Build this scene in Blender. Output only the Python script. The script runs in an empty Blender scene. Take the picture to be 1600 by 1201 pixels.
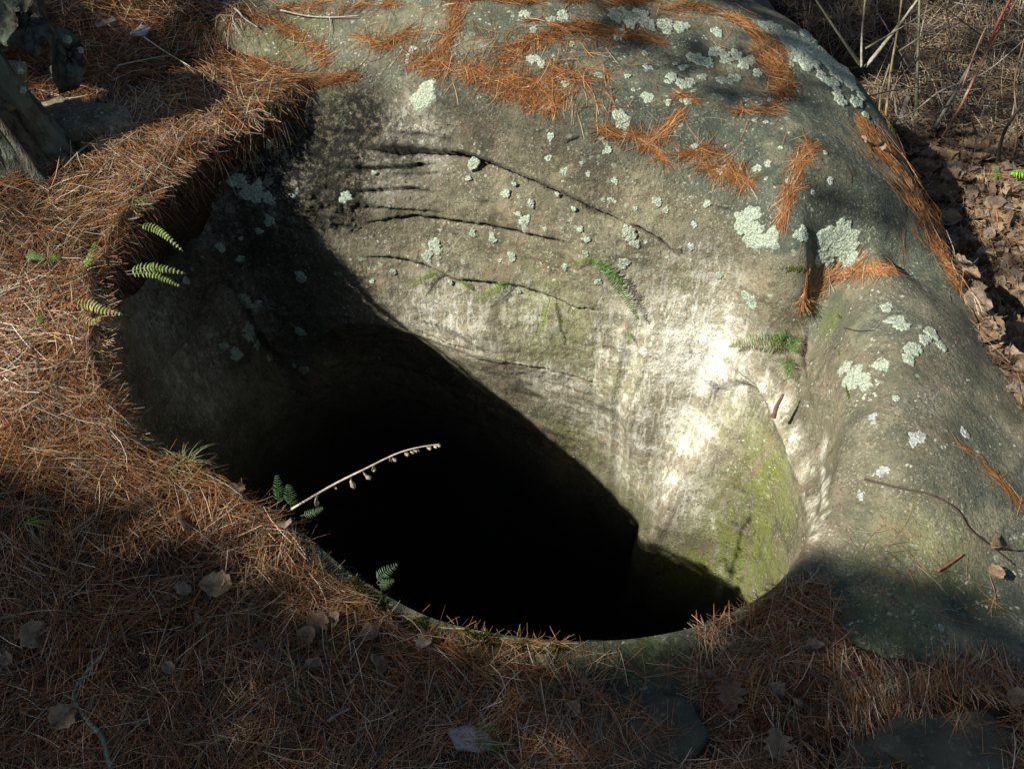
import bpy, math
import numpy as np
from mathutils import Vector
from mathutils.bvhtree import BVHTree

rng = np.random.default_rng(11)
S = bpy.context.scene
COL = S.collection

# ------------------------------------------------------------------ camera, light
F = 1557.0; CZ = 1.9; CC = math.sqrt(0.5)
cam_d = bpy.data.cameras.new('camera'); cam = bpy.data.objects.new('camera', cam_d); COL.objects.link(cam)
cam.location = (0, 0, CZ); cam.rotation_euler = (math.radians(45), 0, 0)
cam_d.sensor_width = 36; cam_d.lens = 36 * F / 1600; cam_d.clip_start = 0.05; cam_d.clip_end = 300
S.camera = cam
SUN_EL = math.radians(39.5)
SUN_AZ = np.array([-0.905, -0.425]); SUN_AZ /= np.linalg.norm(SUN_AZ)
SD = np.array([SUN_AZ[0] * math.cos(SUN_EL), SUN_AZ[1] * math.cos(SUN_EL), math.sin(SUN_EL)])
world = bpy.data.worlds.new('World'); S.world = world; world.use_nodes = True
wn = world.node_tree.nodes; wl = world.node_tree.links; wn.clear()
sky = wn.new('ShaderNodeTexSky'); sky.sky_type = 'NISHITA'; sky.sun_disc = False
sky.sun_elevation = SUN_EL; sky.sun_rotation = math.atan2(SD[0], SD[1])
bg = wn.new('ShaderNodeBackground'); bg.inputs[1].default_value = 0.05
wo = wn.new('ShaderNodeOutputWorld'); wl.new(sky.outputs[0], bg.inputs[0]); wl.new(bg.outputs[0], wo.inputs[0])
sl = bpy.data.lights.new('sun', 'SUN'); sl.energy = 5.0; sl.angle = math.radians(0.5); sl.color = (1.0, 0.955, 0.87)
so = bpy.data.objects.new('sun', sl); COL.objects.link(so)
so.rotation_euler = Vector(SD).to_track_quat('Z', 'Y').to_euler(); so.location = (-6, -5, 6)
S.view_settings.view_transform = 'Standard'; S.view_settings.look = 'None'
S.view_settings.gamma = 1; S.view_settings.use_curve_mapping = False; S.view_settings.exposure = 0.78
try:
    S.cycles.max_bounces = 5; S.cycles.diffuse_bounces = 3
except Exception: pass

# ------------------------------------------------------------------ maths helpers
def PW(u, v, z):
    xn = (u - 800) / F; yn = (600 - v) / F
    D = (CZ - z) / (CC - yn * CC)
    return (D * xn, D * CC * (1 + yn), z)
def PD(u, v, D):
    xn = (u - 800) / F; yn = (600 - v) / F
    return (D * xn, D * CC * (1 + yn), CZ - D * CC * (1 - yn))
def _h(ix, iy, iz, seed):
    n = (ix * 374761393 + iy * 668265263 + iz * 2147483647 + seed * 974634777) & 0xffffffff
    n = ((n ^ (n >> 13)) * 1274126177) & 0xffffffff
    n = ((n ^ (n >> 16)) * 2246822519) & 0xffffffff
    return ((n ^ (n >> 15)) & 0xffff) / 32767.5 - 1.0
def vnoise(P, seed=0):
    I = np.floor(P).astype(np.int64); f = P - I; f = f * f * (3 - 2 * f)
    out = 0
    for a in (0, 1):
        wa = f[:, 0] if a else 1 - f[:, 0]
        for b in (0, 1):
            wb = f[:, 1] if b else 1 - f[:, 1]
            for c in (0, 1):
                wc = f[:, 2] if c else 1 - f[:, 2]
                out = out + wa * wb * wc * _h(I[:, 0] + a, I[:, 1] + b, I[:, 2] + c, seed)
    return out
def fbm(P, sc, oc=4, seed=0, gain=0.5):
    a = 1.0; s = sc; o = 0; t = 0
    for k in range(oc):
        o = o + a * vnoise(P * s + 17.3 * k + seed * 3.1, seed + k); t += a; a *= gain; s *= 2.03
    return o / t
class RBF:
    def __init__(s, pts, lam=1e-3):
        P = np.array(pts, float); s.c = P[:, :2]; n = len(P)
        A = np.zeros((n + 3, n + 3)); d = np.linalg.norm(s.c[:, None] - s.c[None], axis=2)
        A[:n, :n] = s.k(d) + lam * np.eye(n)
        A[:n, n] = 1; A[:n, n + 1:] = s.c; A[n, :n] = 1; A[n + 1:, :n] = s.c.T
        s.w = np.linalg.solve(A, np.concatenate([P[:, 2], np.zeros(3)])); s.n = n
    def k(s, d): return np.where(d > 1e-9, d * d * np.log(d + 1e-12), 0)
    def __call__(s, X, Y):
        sh = X.shape; X = X.ravel(); Y = Y.ravel(); o = np.empty(X.size)
        for i in range(0, X.size, 40000):
            x = X[i:i + 40000]; y = Y[i:i + 40000]
            d = np.hypot(x[:, None] - s.c[:, 0], y[:, None] - s.c[:, 1])
            o[i:i + 40000] = s.k(d) @ s.w[:s.n] + s.w[s.n] + s.w[s.n + 1] * x + s.w[s.n + 2] * y
        return o.reshape(sh)
def sstep(a, b, x):
    t = np.clip((x - a) / (b - a), 0, 1); return t * t * (3 - 2 * t)
def mesh_np(name, V, Q, cols=None, smooth=True):
    """Q: (n,k) index array or list of such arrays"""
    Qs = Q if isinstance(Q, list) else [Q]
    me = bpy.data.meshes.new(name)
    me.vertices.add(len(V)); me.vertices.foreach_set('co', np.asarray(V, np.float32).ravel())
    idx = np.concatenate([q.ravel() for q in Qs]).astype(np.int32)
    tot = np.concatenate([np.full(len(q), q.shape[1], np.int32) for q in Qs])
    st = np.concatenate([[0], np.cumsum(tot)[:-1]]).astype(np.int32)
    me.loops.add(len(idx)); me.loops.foreach_set('vertex_index', idx)
    me.polygons.add(len(tot)); me.polygons.foreach_set('loop_start', st)
    me.polygons.foreach_set('use_smooth', np.full(len(tot), smooth, bool))
    me.update(calc_edges=True)
    if cols:
        for k, c in cols.items():
            at = me.color_attributes.new(k, 'FLOAT_COLOR', 'POINT')
            c = np.asarray(c, np.float32)
            if c.shape[1] == 3: c = np.concatenate([c, np.ones((len(c), 1), np.float32)], 1)
            at.data.foreach_set('color', c.ravel())
    return me
def link(name, me, mat, parent=None, **props):
    o = bpy.data.objects.new(name, me); COL.objects.link(o)
    if mat and not len(me.materials): me.materials.append(mat)
    if parent: o.parent = parent
    for k, v in props.items(): o[k] = v
    return o

# ------------------------------------------------------------------ materials
class NT:
    def __init__(s, name):
        s.m = bpy.data.materials.new(name); s.m.use_nodes = True
        s.t = s.m.node_tree; s.t.nodes.clear()
        s.out = s.t.nodes.new('ShaderNodeOutputMaterial'); s.b = s.t.nodes.new('ShaderNodeBsdfPrincipled')
        s.t.links.new(s.b.outputs[0], s.out.inputs[0]); s.b.inputs['Specular IOR Level'].default_value = 0.3
    def n(s, typ, **k):
        nd = s.t.nodes.new(typ)
        for a, v in k.items(): setattr(nd, a, v)
        return nd
    def l(s, a, b): s.t.links.new(a, b)
    def pos(s, scale=(1, 1, 1)):
        g = s.n('ShaderNodeNewGeometry'); mp = s.n('ShaderNodeMapping'); mp.inputs['Scale'].default_value = scale
        s.l(g.outputs['Position'], mp.inputs[0]); return mp.outputs[0]
    def noise(s, vec, scale, detail=4, rough=0.6):
        nd = s.n('ShaderNodeTexNoise'); nd.inputs['Scale'].default_value = scale
        nd.inputs['Detail'].default_value = detail; nd.inputs['Roughness'].default_value = rough
        s.l(vec, nd.inputs['Vector']); return nd.outputs['Fac']
    def vor(s, vec, scale, rnd=1.0):
        nd = s.n('ShaderNodeTexVoronoi'); nd.inputs['Scale'].default_value = scale
        nd.inputs['Randomness'].default_value = rnd; s.l(vec, nd.inputs['Vector']); return nd
    def ramp(s, fac, a, b, ca=0.0, cb=1.0):
        nd = s.n('ShaderNodeMapRange'); nd.interpolation_type = 'SMOOTHSTEP'
        for i, v in enumerate((a, b, ca, cb)): nd.inputs[i + 1].default_value = v
        s.l(fac, nd.inputs[0]); return nd.outputs[0]
    def mix(s, fac, a, b):
        nd = s.n('ShaderNodeMix'); nd.data_type = 'RGBA'
        for sock, v in ((nd.inputs[0], fac), (nd.inputs[6], a), (nd.inputs[7], b)):
            if isinstance(v, (int, float)): sock.default_value = v
            elif isinstance(v, tuple): sock.default_value = (*v, 1)
            else: s.l(v, sock)
        return nd.outputs[2]
    def math(s, op, a, b=0.0):
        nd = s.n('ShaderNodeMath'); nd.operation = op
        for i, v in enumerate((a, b)):
            if isinstance(v, (int, float)): nd.inputs[i].default_value = v
            else: s.l(v, nd.inputs[i])
        return nd.outputs[0]
    def attr(s, name):
        a = s.n('ShaderNodeAttribute'); a.attribute_name = name
        sp = s.n('ShaderNodeSeparateColor'); s.l(a.outputs['Color'], sp.inputs[0])
        return a, sp.outputs
    def bump(s, h, strength, dist, prev=None):
        b = s.n('ShaderNodeBump'); b.inputs['Strength'].default_value = strength; b.inputs['Distance'].default_value = dist
        s.l(h, b.inputs['Height'])
        if prev: s.l(prev, b.inputs['Normal'])
        return b.outputs[0]
    def fin(s, col, rough=0.85, normal=None):
        if isinstance(col, tuple): s.b.inputs['Base Color'].default_value = (*col, 1)
        else: s.l(col, s.b.inputs['Base Color'])
        if isinstance(rough, (int, float)): s.b.inputs['Roughness'].default_value = rough
        else: s.l(rough, s.b.inputs['Roughness'])
        if normal: s.l(normal, s.b.inputs['Normal'])
        return s.m
def rock_mat(name='weathered_rock', attrs=True):
    t = NT(name); p = t.pos(); pv = t.pos((1, 1, 0.16))
    n1 = t.noise(p, 3.5, 6); n2 = t.noise(p, 22, 5, 0.65); n3 = t.noise(p, 120, 3, 0.7)
    c = t.mix(t.ramp(n1, .35, .65), (.090, .082, .050), (.225, .20, .128))
    c = t.mix(t.ramp(n2, .47, .62, 0, .8), c, (.085, .072, .042)); c = t.mix(t.ramp(t.noise(p, 48, 6, .75), .56, .66, 0, .6), c, (.37, .34, .24))
    if attrs:
        _, m1 = t.attr('zone_a'); _, m2 = t.attr('zone_b')
        al, wh, dk = m1[0], m1[1], m1[2]; bl, cr, pit_shade = m2[0], m2[1], m2[2]
        pk = t.ramp(t.noise(p, 9, 3), .52, .66); c = t.mix(t.math('MULTIPLY', pk, .35), c, (.27, .175, .115))
        dome = t.mix(t.ramp(n2, .3, .7), (.042, .055, .039), (.092, .104, .072))
        dome = t.mix(t.ramp(t.noise(p, 7, 4), .5, .62), dome, (.15, .145, .095))
        c = t.mix(bl, c, dome)
        ag = t.math('MULTIPLY', al, t.ramp(t.math('ADD', t.noise(pv, 34, 5, .7), t.math('MULTIPLY', t.noise(p, 8, 3), .5)), .58, .80))
        c = t.mix(ag, c, t.mix(n3, (.105, .13, .018), (.22, .25, .06)))
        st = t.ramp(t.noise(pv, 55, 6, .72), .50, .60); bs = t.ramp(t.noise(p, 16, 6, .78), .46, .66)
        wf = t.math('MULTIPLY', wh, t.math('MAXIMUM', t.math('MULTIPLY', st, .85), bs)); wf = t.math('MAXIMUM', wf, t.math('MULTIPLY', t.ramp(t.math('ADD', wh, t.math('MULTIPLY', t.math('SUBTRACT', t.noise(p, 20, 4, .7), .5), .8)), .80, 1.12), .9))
        c = t.mix(t.math('MULTIPLY', wh, .55), c, (.55, .50, .36)); c = t.mix(wf, c, (.86, .85, .74))  # pale rock tone; the solid core paints sun glare into the colour
    g5 = t.noise(p, 105, 3, .75); g6 = t.noise(t.pos((1, 1, .7)), 150, 2, .8); c = t.mix(t.ramp(g5, .57, .63, 0, .6), c, (.045, .038, .026)); c = t.mix(t.math('MULTIPLY', t.ramp(g6, .58, .63, 0, .45), t.ramp(t.noise(p, 10, 4, .7), .40, .58)), c, (.50, .47, .37))
    # pale crustose specks and blots
    clus = t.ramp(t.noise(p, 6, 4, .7), .51, .64)
    if attrs: clus = t.math('MULTIPLY', clus, t.math('SUBTRACT', 1.0, pit_shade))
    wp = t.n('ShaderNodeVectorMath'); wp.operation = 'ADD'; nn = t.n('ShaderNodeTexNoise'); nn.inputs['Scale'].default_value = 70
    t.l(p, nn.inputs['Vector']); ms = t.n('ShaderNodeVectorMath'); ms.operation = 'SCALE'; ms.inputs['Scale'].default_value = .02
    t.l(nn.outputs['Color'], ms.inputs[0]); t.l(p, wp.inputs[0]); t.l(ms.outputs[0], wp.inputs[1]); wpo = wp.outputs[0]
    v1 = t.vor(wpo, 26); s1 = t.math('MULTIPLY', t.math('MULTIPLY', t.ramp(v1.outputs['Distance'], .16, .26, 1, 0), clus), .8)
    c = t.mix(s1, c, (.36, .41, .30))
    v2 = t.vor(wpo, 62); s2 = t.math('MULTIPLY', t.ramp(v2.outputs['Distance'], .20, .28, 1, 0), t.ramp(t.noise(p, 11, 4, .7), .52, .62))
    if attrs: s2 = t.math('MULTIPLY', s2, t.math('SUBTRACT', 1.0, pit_shade))
    c = t.mix(t.math('MULTIPLY', s2, .8), c, (.50, .51, .42))
    # dark pits, plus the painted shade carried by the dk mask
    pit = t.ramp(t.noise(p, 75, 4, .6), .60, .67)
    if attrs:
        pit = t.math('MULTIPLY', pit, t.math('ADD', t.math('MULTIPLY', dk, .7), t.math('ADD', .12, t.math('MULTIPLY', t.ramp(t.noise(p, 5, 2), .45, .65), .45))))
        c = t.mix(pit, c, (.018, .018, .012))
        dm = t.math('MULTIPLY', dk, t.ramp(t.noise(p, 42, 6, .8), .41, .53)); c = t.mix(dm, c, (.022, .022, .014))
        c = t.mix(cr, c, (.012, .011, .009)); c = t.mix(pit_shade, c, (.010, .011, .008))  # cracks darkened, then the pit's shade painted in as near-black
    else:
        c = t.mix(t.math('MULTIPLY', pit, .4), c, (.03, .03, .02))
    h = t.math('ADD', t.math('MULTIPLY', n2, .8), t.math('MULTIPLY', n3, .35))
    b = t.bump(h, .8, .012)
    if attrs:
        h2 = t.math('MULTIPLY', t.noise(p, 48, 5, .75), t.math('ADD', .2, t.math('MULTIPLY', dk, 1.6))); b = t.bump(h2, 1.0, .03, b)
        h3 = t.math('MULTIPLY', wf, .12); b = t.bump(h3, .5, .01, b)
    b = t.bump(t.noise(p, 420, 2, .6), .3, .0015, b)
    return t.fin(c, .9, b)
M_ROCK = rock_mat()
M_STONE = rock_mat('plain_stone', False)
def dark_stone():
    t = NT('dark_stone'); p = t.pos(); n = t.noise(p, 6, 5); n2 = t.noise(p, 60, 5, .7)
    c = t.mix(t.ramp(n, .35, .65), (.035, .038, .026), (.095, .09, .06)); c = t.mix(t.ramp(n2, .54, .66, 0, .8), c, (.17, .15, .10))
    return t.fin(c, .8, t.bump(n2, .6, .008))
M_DARK = dark_stone()
def soil_mat():
    t = NT('duff_soil'); p = t.pos()
    n1 = t.noise(p, 8, 5); n2 = t.noise(p, 60, 5, .7); n3 = t.noise(t.pos((1, 1, 1)), 240, 3, .7)
    c = t.mix(t.ramp(n1, .35, .65), (.045, .028, .016), (.10, .058, .030))
    c = t.mix(t.ramp(n2, .48, .66), c, (.17, .085, .035)); c = t.mix(t.ramp(n3, .55, .7), c, (.22, .14, .08))
    c = t.mix(t.ramp(n3, .42, .3), c, (.012, .009, .006))
    b = t.bump(n2, .9, .02); b = t.bump(n3, .9, .006, b)
    return t.fin(c, .95, b)
M_SOIL = soil_mat()
def attr_mat(name, rough=.6, trans=0.0, spec=.3, bumpy=False, vary=False):
    t = NT(name); a = t.n('ShaderNodeAttribute'); a.attribute_name = 'tint'; col = a.outputs['Color']
    if vary:
        col = t.mix(t.ramp(t.noise(t.pos(), 90, 4, .7), .3, .75, 0, .6), col, (.05, .035, .02))
    m = t.fin(col, rough, t.bump(t.noise(t.pos(), 160, 3, .7), .6, .004) if bumpy else None)
    t.b.inputs['Specular IOR Level'].default_value = spec
    if trans:
        tr = t.n('ShaderNodeBsdfTranslucent'); t.l(col, tr.inputs[0]); mx = t.n('ShaderNodeMixShader'); mx.inputs[0].default_value = trans
        t.l(t.b.outputs[0], mx.inputs[1]); t.l(tr.outputs[0], mx.inputs[2]); t.l(mx.outputs[0], t.out.inputs[0])
    return m
M_NEEDLE = attr_mat('dry_needle', .45, 0, .45)
M_PLANT = attr_mat('green_leaf', .5, .35, .35)
M_LEAF = attr_mat('dead_leaf', .7, .2, .25, True, True)
M_WOOD = attr_mat('weathered_wood', .8, 0, .2, True, True)
def lichen_mat(name, a, b):
    t = NT(name); p = t.pos(); n = t.noise(p, 170, 4, .7); n2 = t.noise(p, 45, 3)
    c = t.mix(t.ramp(n, .35, .6), a, b); c = t.mix(t.ramp(n2, .55, .7), c, tuple(x * .75 for x in b))
    v = t.vor(p, 190); c = t.mix(t.ramp(v.outputs['Distance'], .5, .8, 0, .55), c, tuple(x * .35 for x in a))
    return t.fin(c, .95, t.bump(n, .9, .006, t.bump(v.outputs['Distance'], .8, .003)))
M_LICH = lichen_mat('pale_green_lichen', (.26, .31, .23), (.47, .53, .40))
M_LICHW = lichen_mat('grey_white_lichen', (.30, .32, .29), (.52, .54, .49))
def bark_mat():
    t = NT('tree_bark'); pv = t.pos((1, 1, .22)); p = t.pos(); n = t.noise(pv, 30, 5, .7); n2 = t.noise(p, 12, 4)
    c = t.mix(t.ramp(n, .35, .62), (.02, .018, .013), (.10, .09, .065)); c = t.mix(t.ramp(n2, .5, .6, 0, .7), c, (.12, .155, .11))
    return t.fin(c, .95, t.bump(n, 1, .03, t.bump(t.noise(p, 150, 3, .7), .6, .004)))
M_BARK = bark_mat()

# ------------------------------------------------------------------ rock form
CX, CY = -0.05, 1.97
RIM = [(420,185,.25),(500,150,.3),(600,128,.34),(700,150,.36),(800,178,.37),(900,215,.35),(1000,250,.31),(1100,300,.26),(1180,365,.2),
       (1230,430,.12),(1258,500,-.03),(1302,560,.045),(1318,650,.04),(1306,750,.025),(1280,850,0),(1225,903,0),(1130,960,0),(1010,992,0),(900,998,0),
       (800,990,0),(700,970,0),(560,900,.0),(430,800,.02),(330,750,.03),(220,700,.06),(155,610,.08),(130,500,.10),(150,400,.13),(200,320,.16),(290,240,.2)]
RIMW = [PW(*p) for p in RIM]
def ring(pts, n):
    """closed ring r(theta), z(theta) resampled by a periodic cubic"""
    P = np.array(pts); th = np.arctan2(P[:, 1] - CY, P[:, 0] - CX); r = np.hypot(P[:, 0] - CX, P[:, 1] - CY)
    o = np.argsort(th); th = th[o]; r = r[o]; z = P[o, 2]
    th = np.concatenate([th[-3:] - 2 * np.pi, th, th[:3] + 2 * np.pi])
    T = np.linspace(-np.pi, np.pi, n, endpoint=False); res = []
    for q in (r, z):
        q = np.concatenate([q[-3:], q, q[:3]]); m = np.gradient(q, th)
        i = np.clip(np.searchsorted(th, T) - 1, 0, len(th) - 2); h = th[i + 1] - th[i]; s = (T - th[i]) / h
        res.append((2*s**3-3*s**2+1)*q[i] + (s**3-2*s**2+s)*h*m[i] + (-2*s**3+3*s**2)*q[i+1] + (s**3-s**2)*h*m[i+1])
    return T, res[0], res[1]
NTH = 1480
def off(pt, dr, dz):
    dx, dy = pt[0] - CX, pt[1] - CY; r = math.hypot(dx, dy); k = (r + dr) / r
    return (CX + dx * k, CY + dy * k, pt[2] + dz)
front = RIMW[14:23]; left = RIMW[23:]
Bp = [PW(*p) for p in [(430,330,.02),(560,340,.01),(700,335,.04),(850,350,.08),(950,400,.05),(1050,430,.01),(1130,470,-.05),(1188,530,-.1),
      (1238,600,-.15),(1264,680,-.15),(1279,760,-.11),(1268,838,-.04)]] + [off(p, -.004, -.07) for p in front[1:]] + [off(p, -.02, -.18) for p in left]
Cp = [PW(*p) for p in [(430,545,-.62),(530,505,-.42),(640,518,-.42),(740,552,-.45),(850,574,-.46),(950,606,-.48),(1010,640,-.52),(1085,615,-.42),
      (1150,590,-.27),(1210,655,-.25),(1248,755,-.2),(1261,835,-.1)]] + [off(p, .015, -.25) for p in front[1:]] + [off(p, d, -.5) for p, d in zip(left, [.03,.02,.0,-.02,-.04,-.07,-.10])]
C2p = [off(p, d, -.045) for p, d in zip(Cp, [.04,.05,.045,.025,.012,.006,.0,.0,.03,.06,.055,.03] + [.02]*99)]
Dp = [(.78,1.45,-1.0),(.84,1.75,-1.0),(.80,2.02,-1.0),(.52,2.14,-1.0),(.45,2.33,-1.0),(.325,2.45,-1.0),(.09,2.54,-1.0),(-.2,2.67,-1.0),(-.6,2.80,-1.0),(-.92,2.56,-1.0),
      (-1.08,2.2,-1.0),(-1.06,1.8,-1.0),(-.9,1.45,-1.0),(-.55,1.2,-1.0),(-.1,1.06,-1.0),(.3,1.08,-1.0),(.6,1.2,-1.0)]
Ep = [off(p, -.04, -1.7) for p in Dp]
rings = [ring(p, NTH) for p in (RIMW, Bp, Cp, C2p, Dp, Ep)]
TH = rings[0][0]; rA, zA = rings[0][1], rings[0][2]
def edge_r(X, Y):
    return np.interp(np.arctan2(Y - CY, X - CX), TH, rA, period=2 * np.pi)

SIL = [(1215,20,.43),(1300,95,.34),(1370,195,.25),(1440,330,.15),(1490,440,.08),(1550,550,.03),(1600,600,.0),(1680,720,-.03)]
rc = list(RIMW)
rc += [PW(*p) for p in [(600,60,.43),(700,60,.46),(800,60,.48),(900,100,.45),(1000,100,.44),(1100,100,.43),(1190,150,.39),(1200,250,.34),(1100,200,.385),
      (1000,180,.385),(900,160,.42),(500,60,.39),(400,90,.33),(350,95,.31),(318,60,.34),(300,20,.34),(370,20,.43),(345,45,.40),(450,0,.42),(600,0,.49),(800,0,.53),(1000,0,.51),(1150,10,.47),
      (1270,130,.38),(1300,200,.34),(1340,250,.29),(1300,310,.28),(1380,340,.22),(1250,340,.26),(1350,405,.165),(1270,400,.17),(1230,300,.30),
      (1400,424,.10),(1330,440,.072),(1275,462,.03),(1262,440,.075),
      (1345,490,.12),(1320,520,.075),(1400,480,.145),(1450,500,.14),(1355,560,.135),(1350,650,.11),(1400,600,.14),(1400,700,.12),(1500,600,.11),(1500,700,.1),(1350,800,.05),
      (1450,800,.075),(1550,800,.045),(1330,900,.01),(1400,900,.03),(1500,960,-.02),(1590,700,.04),(1590,900,-.02),(1350,1000,.0),(1430,1015,.0),(1520,1025,-.005),(1590,1015,-.01),(1400,1100,-.08),(1550,1100,-.08),
      (900,1070,-.02),(700,1040,-.02),(1050,1060,-.02),(1000,1200,-.05),(1200,1050,-.04),(600,1200,-.12),(300,1000,-.1),(1400,1200,-.1),(1650,1100,-.08)]]
for i, p in enumerate(SIL):
    x, y, z = PW(*p); rc += [(x, y, z), (x + .13, y + .06, z - .13), (x + .28, y + .14, z - .5), (x + .8, y + .4, z - .9)]
rc += [off(p, .3, -.28) for p in RIMW[23:]] + [off(p, .8, -.45) for p in RIMW[21:]] + [(0, 4.4, .35), (-.7, 4.2, .25), (.8, 4.5, .2), (0, 5.0, -.4), (-1.2, 4.2, .0), (1.3, 4.9, -.7), (0, 0, -.3), (1.5, .3, -.4), (-1.5, .3, -.3), (-1.35, 3.2, .1)]
ROCK = RBF(rc, 2e-4)
def n2d(X, Y, sc, oc, seed):
    return fbm(np.stack([X.ravel(), Y.ravel(), np.zeros(X.size)], 1), sc, oc, seed).reshape(X.shape)
def h_rock(X, Y):
    d = np.clip(np.hypot(X - CX, Y - CY) - edge_r(X, Y), 0, 9)
    k = sstep(0, .25, d)
    return ROCK(X, Y) + k * .030 * n2d(X, Y, 2.6, 3, 5) + .006 * n2d(X, Y, 14, 3, 6) * (.4 + .6 * k)

sc_ = [PW(*p) for p in [(0,300,.30),(100,300,.28),(180,250,.30),(250,200,.32),(330,170,.32),(400,140,.32),(450,135,.33),(300,110,.36),(330,90,.33),
      (0,0,.42),(150,0,.44),(280,20,.40),(318,50,.39),(350,40,.375),(340,85,.34),(330,10,.41),(200,100,.36),(60,150,.36),(0,400,.26),(100,400,.24),(150,450,.21),(0,550,.2),(100,550,.18),(0,700,.15),(150,650,.14),
      (200,715,.11),(0,850,.10),(200,850,.075),(0,1000,.06),(200,1000,.045),(0,1200,.04),(300,1200,.02),(330,775,.075),(430,830,.045),(560,945,.01),(650,1010,.0),
      (400,1000,.03),(700,1080,.005),(700,1200,.0),(850,1110,.0),(900,1200,-.02),(950,1040,-.06),(1060,1040,-.06),(1010,1110,-.06),(1100,980,-.05),(1170,1010,.0),(1225,955,-.005),
      (1290,1000,.005),(1200,1100,.0),(1320,1080,-.005),(1420,1062,-.015),(1325,1015,-.0),(1400,1048,-.02),(1550,1045,-.03),(1480,1052,-.03),(1640,1100,-.04),(1200,1200,-.02),(1400,1130,-.07),(1600,1200,-.06),
      (1400,900,-.15),(1500,700,-.15),(1400,600,-.1),(1590,800,-.12),(700,100,.2),(1000,120,.1),(500,60,.22),(1200,200,0),(1300,400,-.1),(480,110,.30),
      (1500,330,-.19),(1600,330,-.17),(1560,470,-.20),(1640,580,-.19),(1700,750,-.15),(1420,240,-.24),(1500,250,-.2),(1600,240,-.18)]]
sc_ += [(.8, 4.3, -.3), (1.2, 4.5, -.1), (1.7, 4.25, .02), (2.2, 4.25, .06), (2.8, 4.3, .1), (1.1, 5.2, .45), (1.8, 5.2, .75), (2.8, 5.2, .85), (0, 5.6, .2), (2, 7, 1.5), (4.5, 5, .8), (4, 2.5, -.3), (-1.5, 5, .6), (-4, 4, .6), (-4, 1, .3), (-3, -2, .2), (0, -2, .05),
        (3, -2, -.1), (0, 4.6, .0), (-4, 7, 1.0), (5, 0, -.3)]
SOIL = RBF(sc_, 2e-4)
def h_soil(X, Y):
    R = np.hypot(X - CX, Y - CY); far = sstep(5.0, 8.0, R)
    z = SOIL(X, Y) * (1 - far) + far * (.4 + .25 * np.clip(Y / 6, -1, 3))
    return z + .016 * n2d(X, Y, 5, 3, 15) + .006 * n2d(X, Y, 28, 2, 16) + far * .5 * n2d(X, Y, .12, 3, 9)

# rows of (r, z) for the rock sheet, per theta
def pchip_rows(R, Z, counts):
    """R,Z: (k,NTH); returns rows going through the k rings"""
    k = len(R); dist = np.sqrt(np.diff(R, axis=0)**2 + np.diff(Z, axis=0)**2) + 1e-4
    def slopes(Q):
        s = np.diff(Q, axis=0) / dist; m = np.zeros_like(Q); m[0] = s[0]; m[-1] = s[-1]
        same = s[:-1] * s[1:] > 0
        w1 = 2 * dist[1:] + dist[:-1]; w2 = dist[1:] + 2 * dist[:-1]
        with np.errstate(divide='ignore', invalid='ignore'):
            hm = (w1 + w2) / (w1 / s[:-1] + w2 / s[1:])
        m[1:-1] = np.where(same, hm, 0); return m
    mr, mz = slopes(R), slopes(Z); oR, oZ = [], []
    for i in range(k - 1):
        for s in np.linspace(0, 1, counts[i], endpoint=False):
            for Q, m, o in ((R, mr, oR), (Z, mz, oZ)):
                o.append((2*s**3-3*s**2+1)*Q[i] + (s**3-2*s**2+s)*dist[i]*m[i] + (-2*s**3+3*s**2)*Q[i+1] + (s**3-s**2)*dist[i]*m[i+1])
    oR.append(R[-1]); oZ.append(Z[-1]); return np.array(oR), np.array(oZ)
iR, iZ = pchip_rows(np.array([q[1] for q in rings]), np.array([q[2] for q in rings]), [78, 88, 10, 54, 18])
cosT, sinT = np.cos(TH), np.sin(TH)
xA = CX + rA * cosT; yA = CY + rA * sinT
# blend the rim ring onto the outer height field
hA = h_rock(xA[None], yA[None])[0]; iZ += (hA - zA) * np.exp(-np.arange(len(iZ))[:, None] / 18.0)
NE = 190; RMAX = 3.3
t = np.linspace(0, 1, NE + 1)[1:][:, None]
eR = rA + (RMAX - rA) * (0.35 * t + 0.65 * t**2.2)
eX = CX + eR * cosT; eY = CY + eR * sinT; eZ = h_rock(eX, eY)
R_ = np.concatenate([eR[::-1], iR]); Z_ = np.concatenate([eZ[::-1], iZ])
a0, a1 = NE - 26, NE + 26
for _ in range(40):                                       # round the rim over
    k = np.clip(1 - np.abs(np.arange(a0, a1) - NE) / 26.0, 0, 1)[:, None] * .5
    for Q in (R_, Z_): Q[a0:a1] += k * ((Q[a0-1:a1-1] + Q[a0+1:a1+1]) / 2 - Q[a0:a1])
for _ in range(3):                                        # soften the ledge slightly
    a, b = NE + 140, NE + 196
    for Q in (R_, Z_): Q[a:b] += .3 * ((Q[a-1:b-1] + Q[a+1:b+1]) / 2 - Q[a:b])
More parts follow.
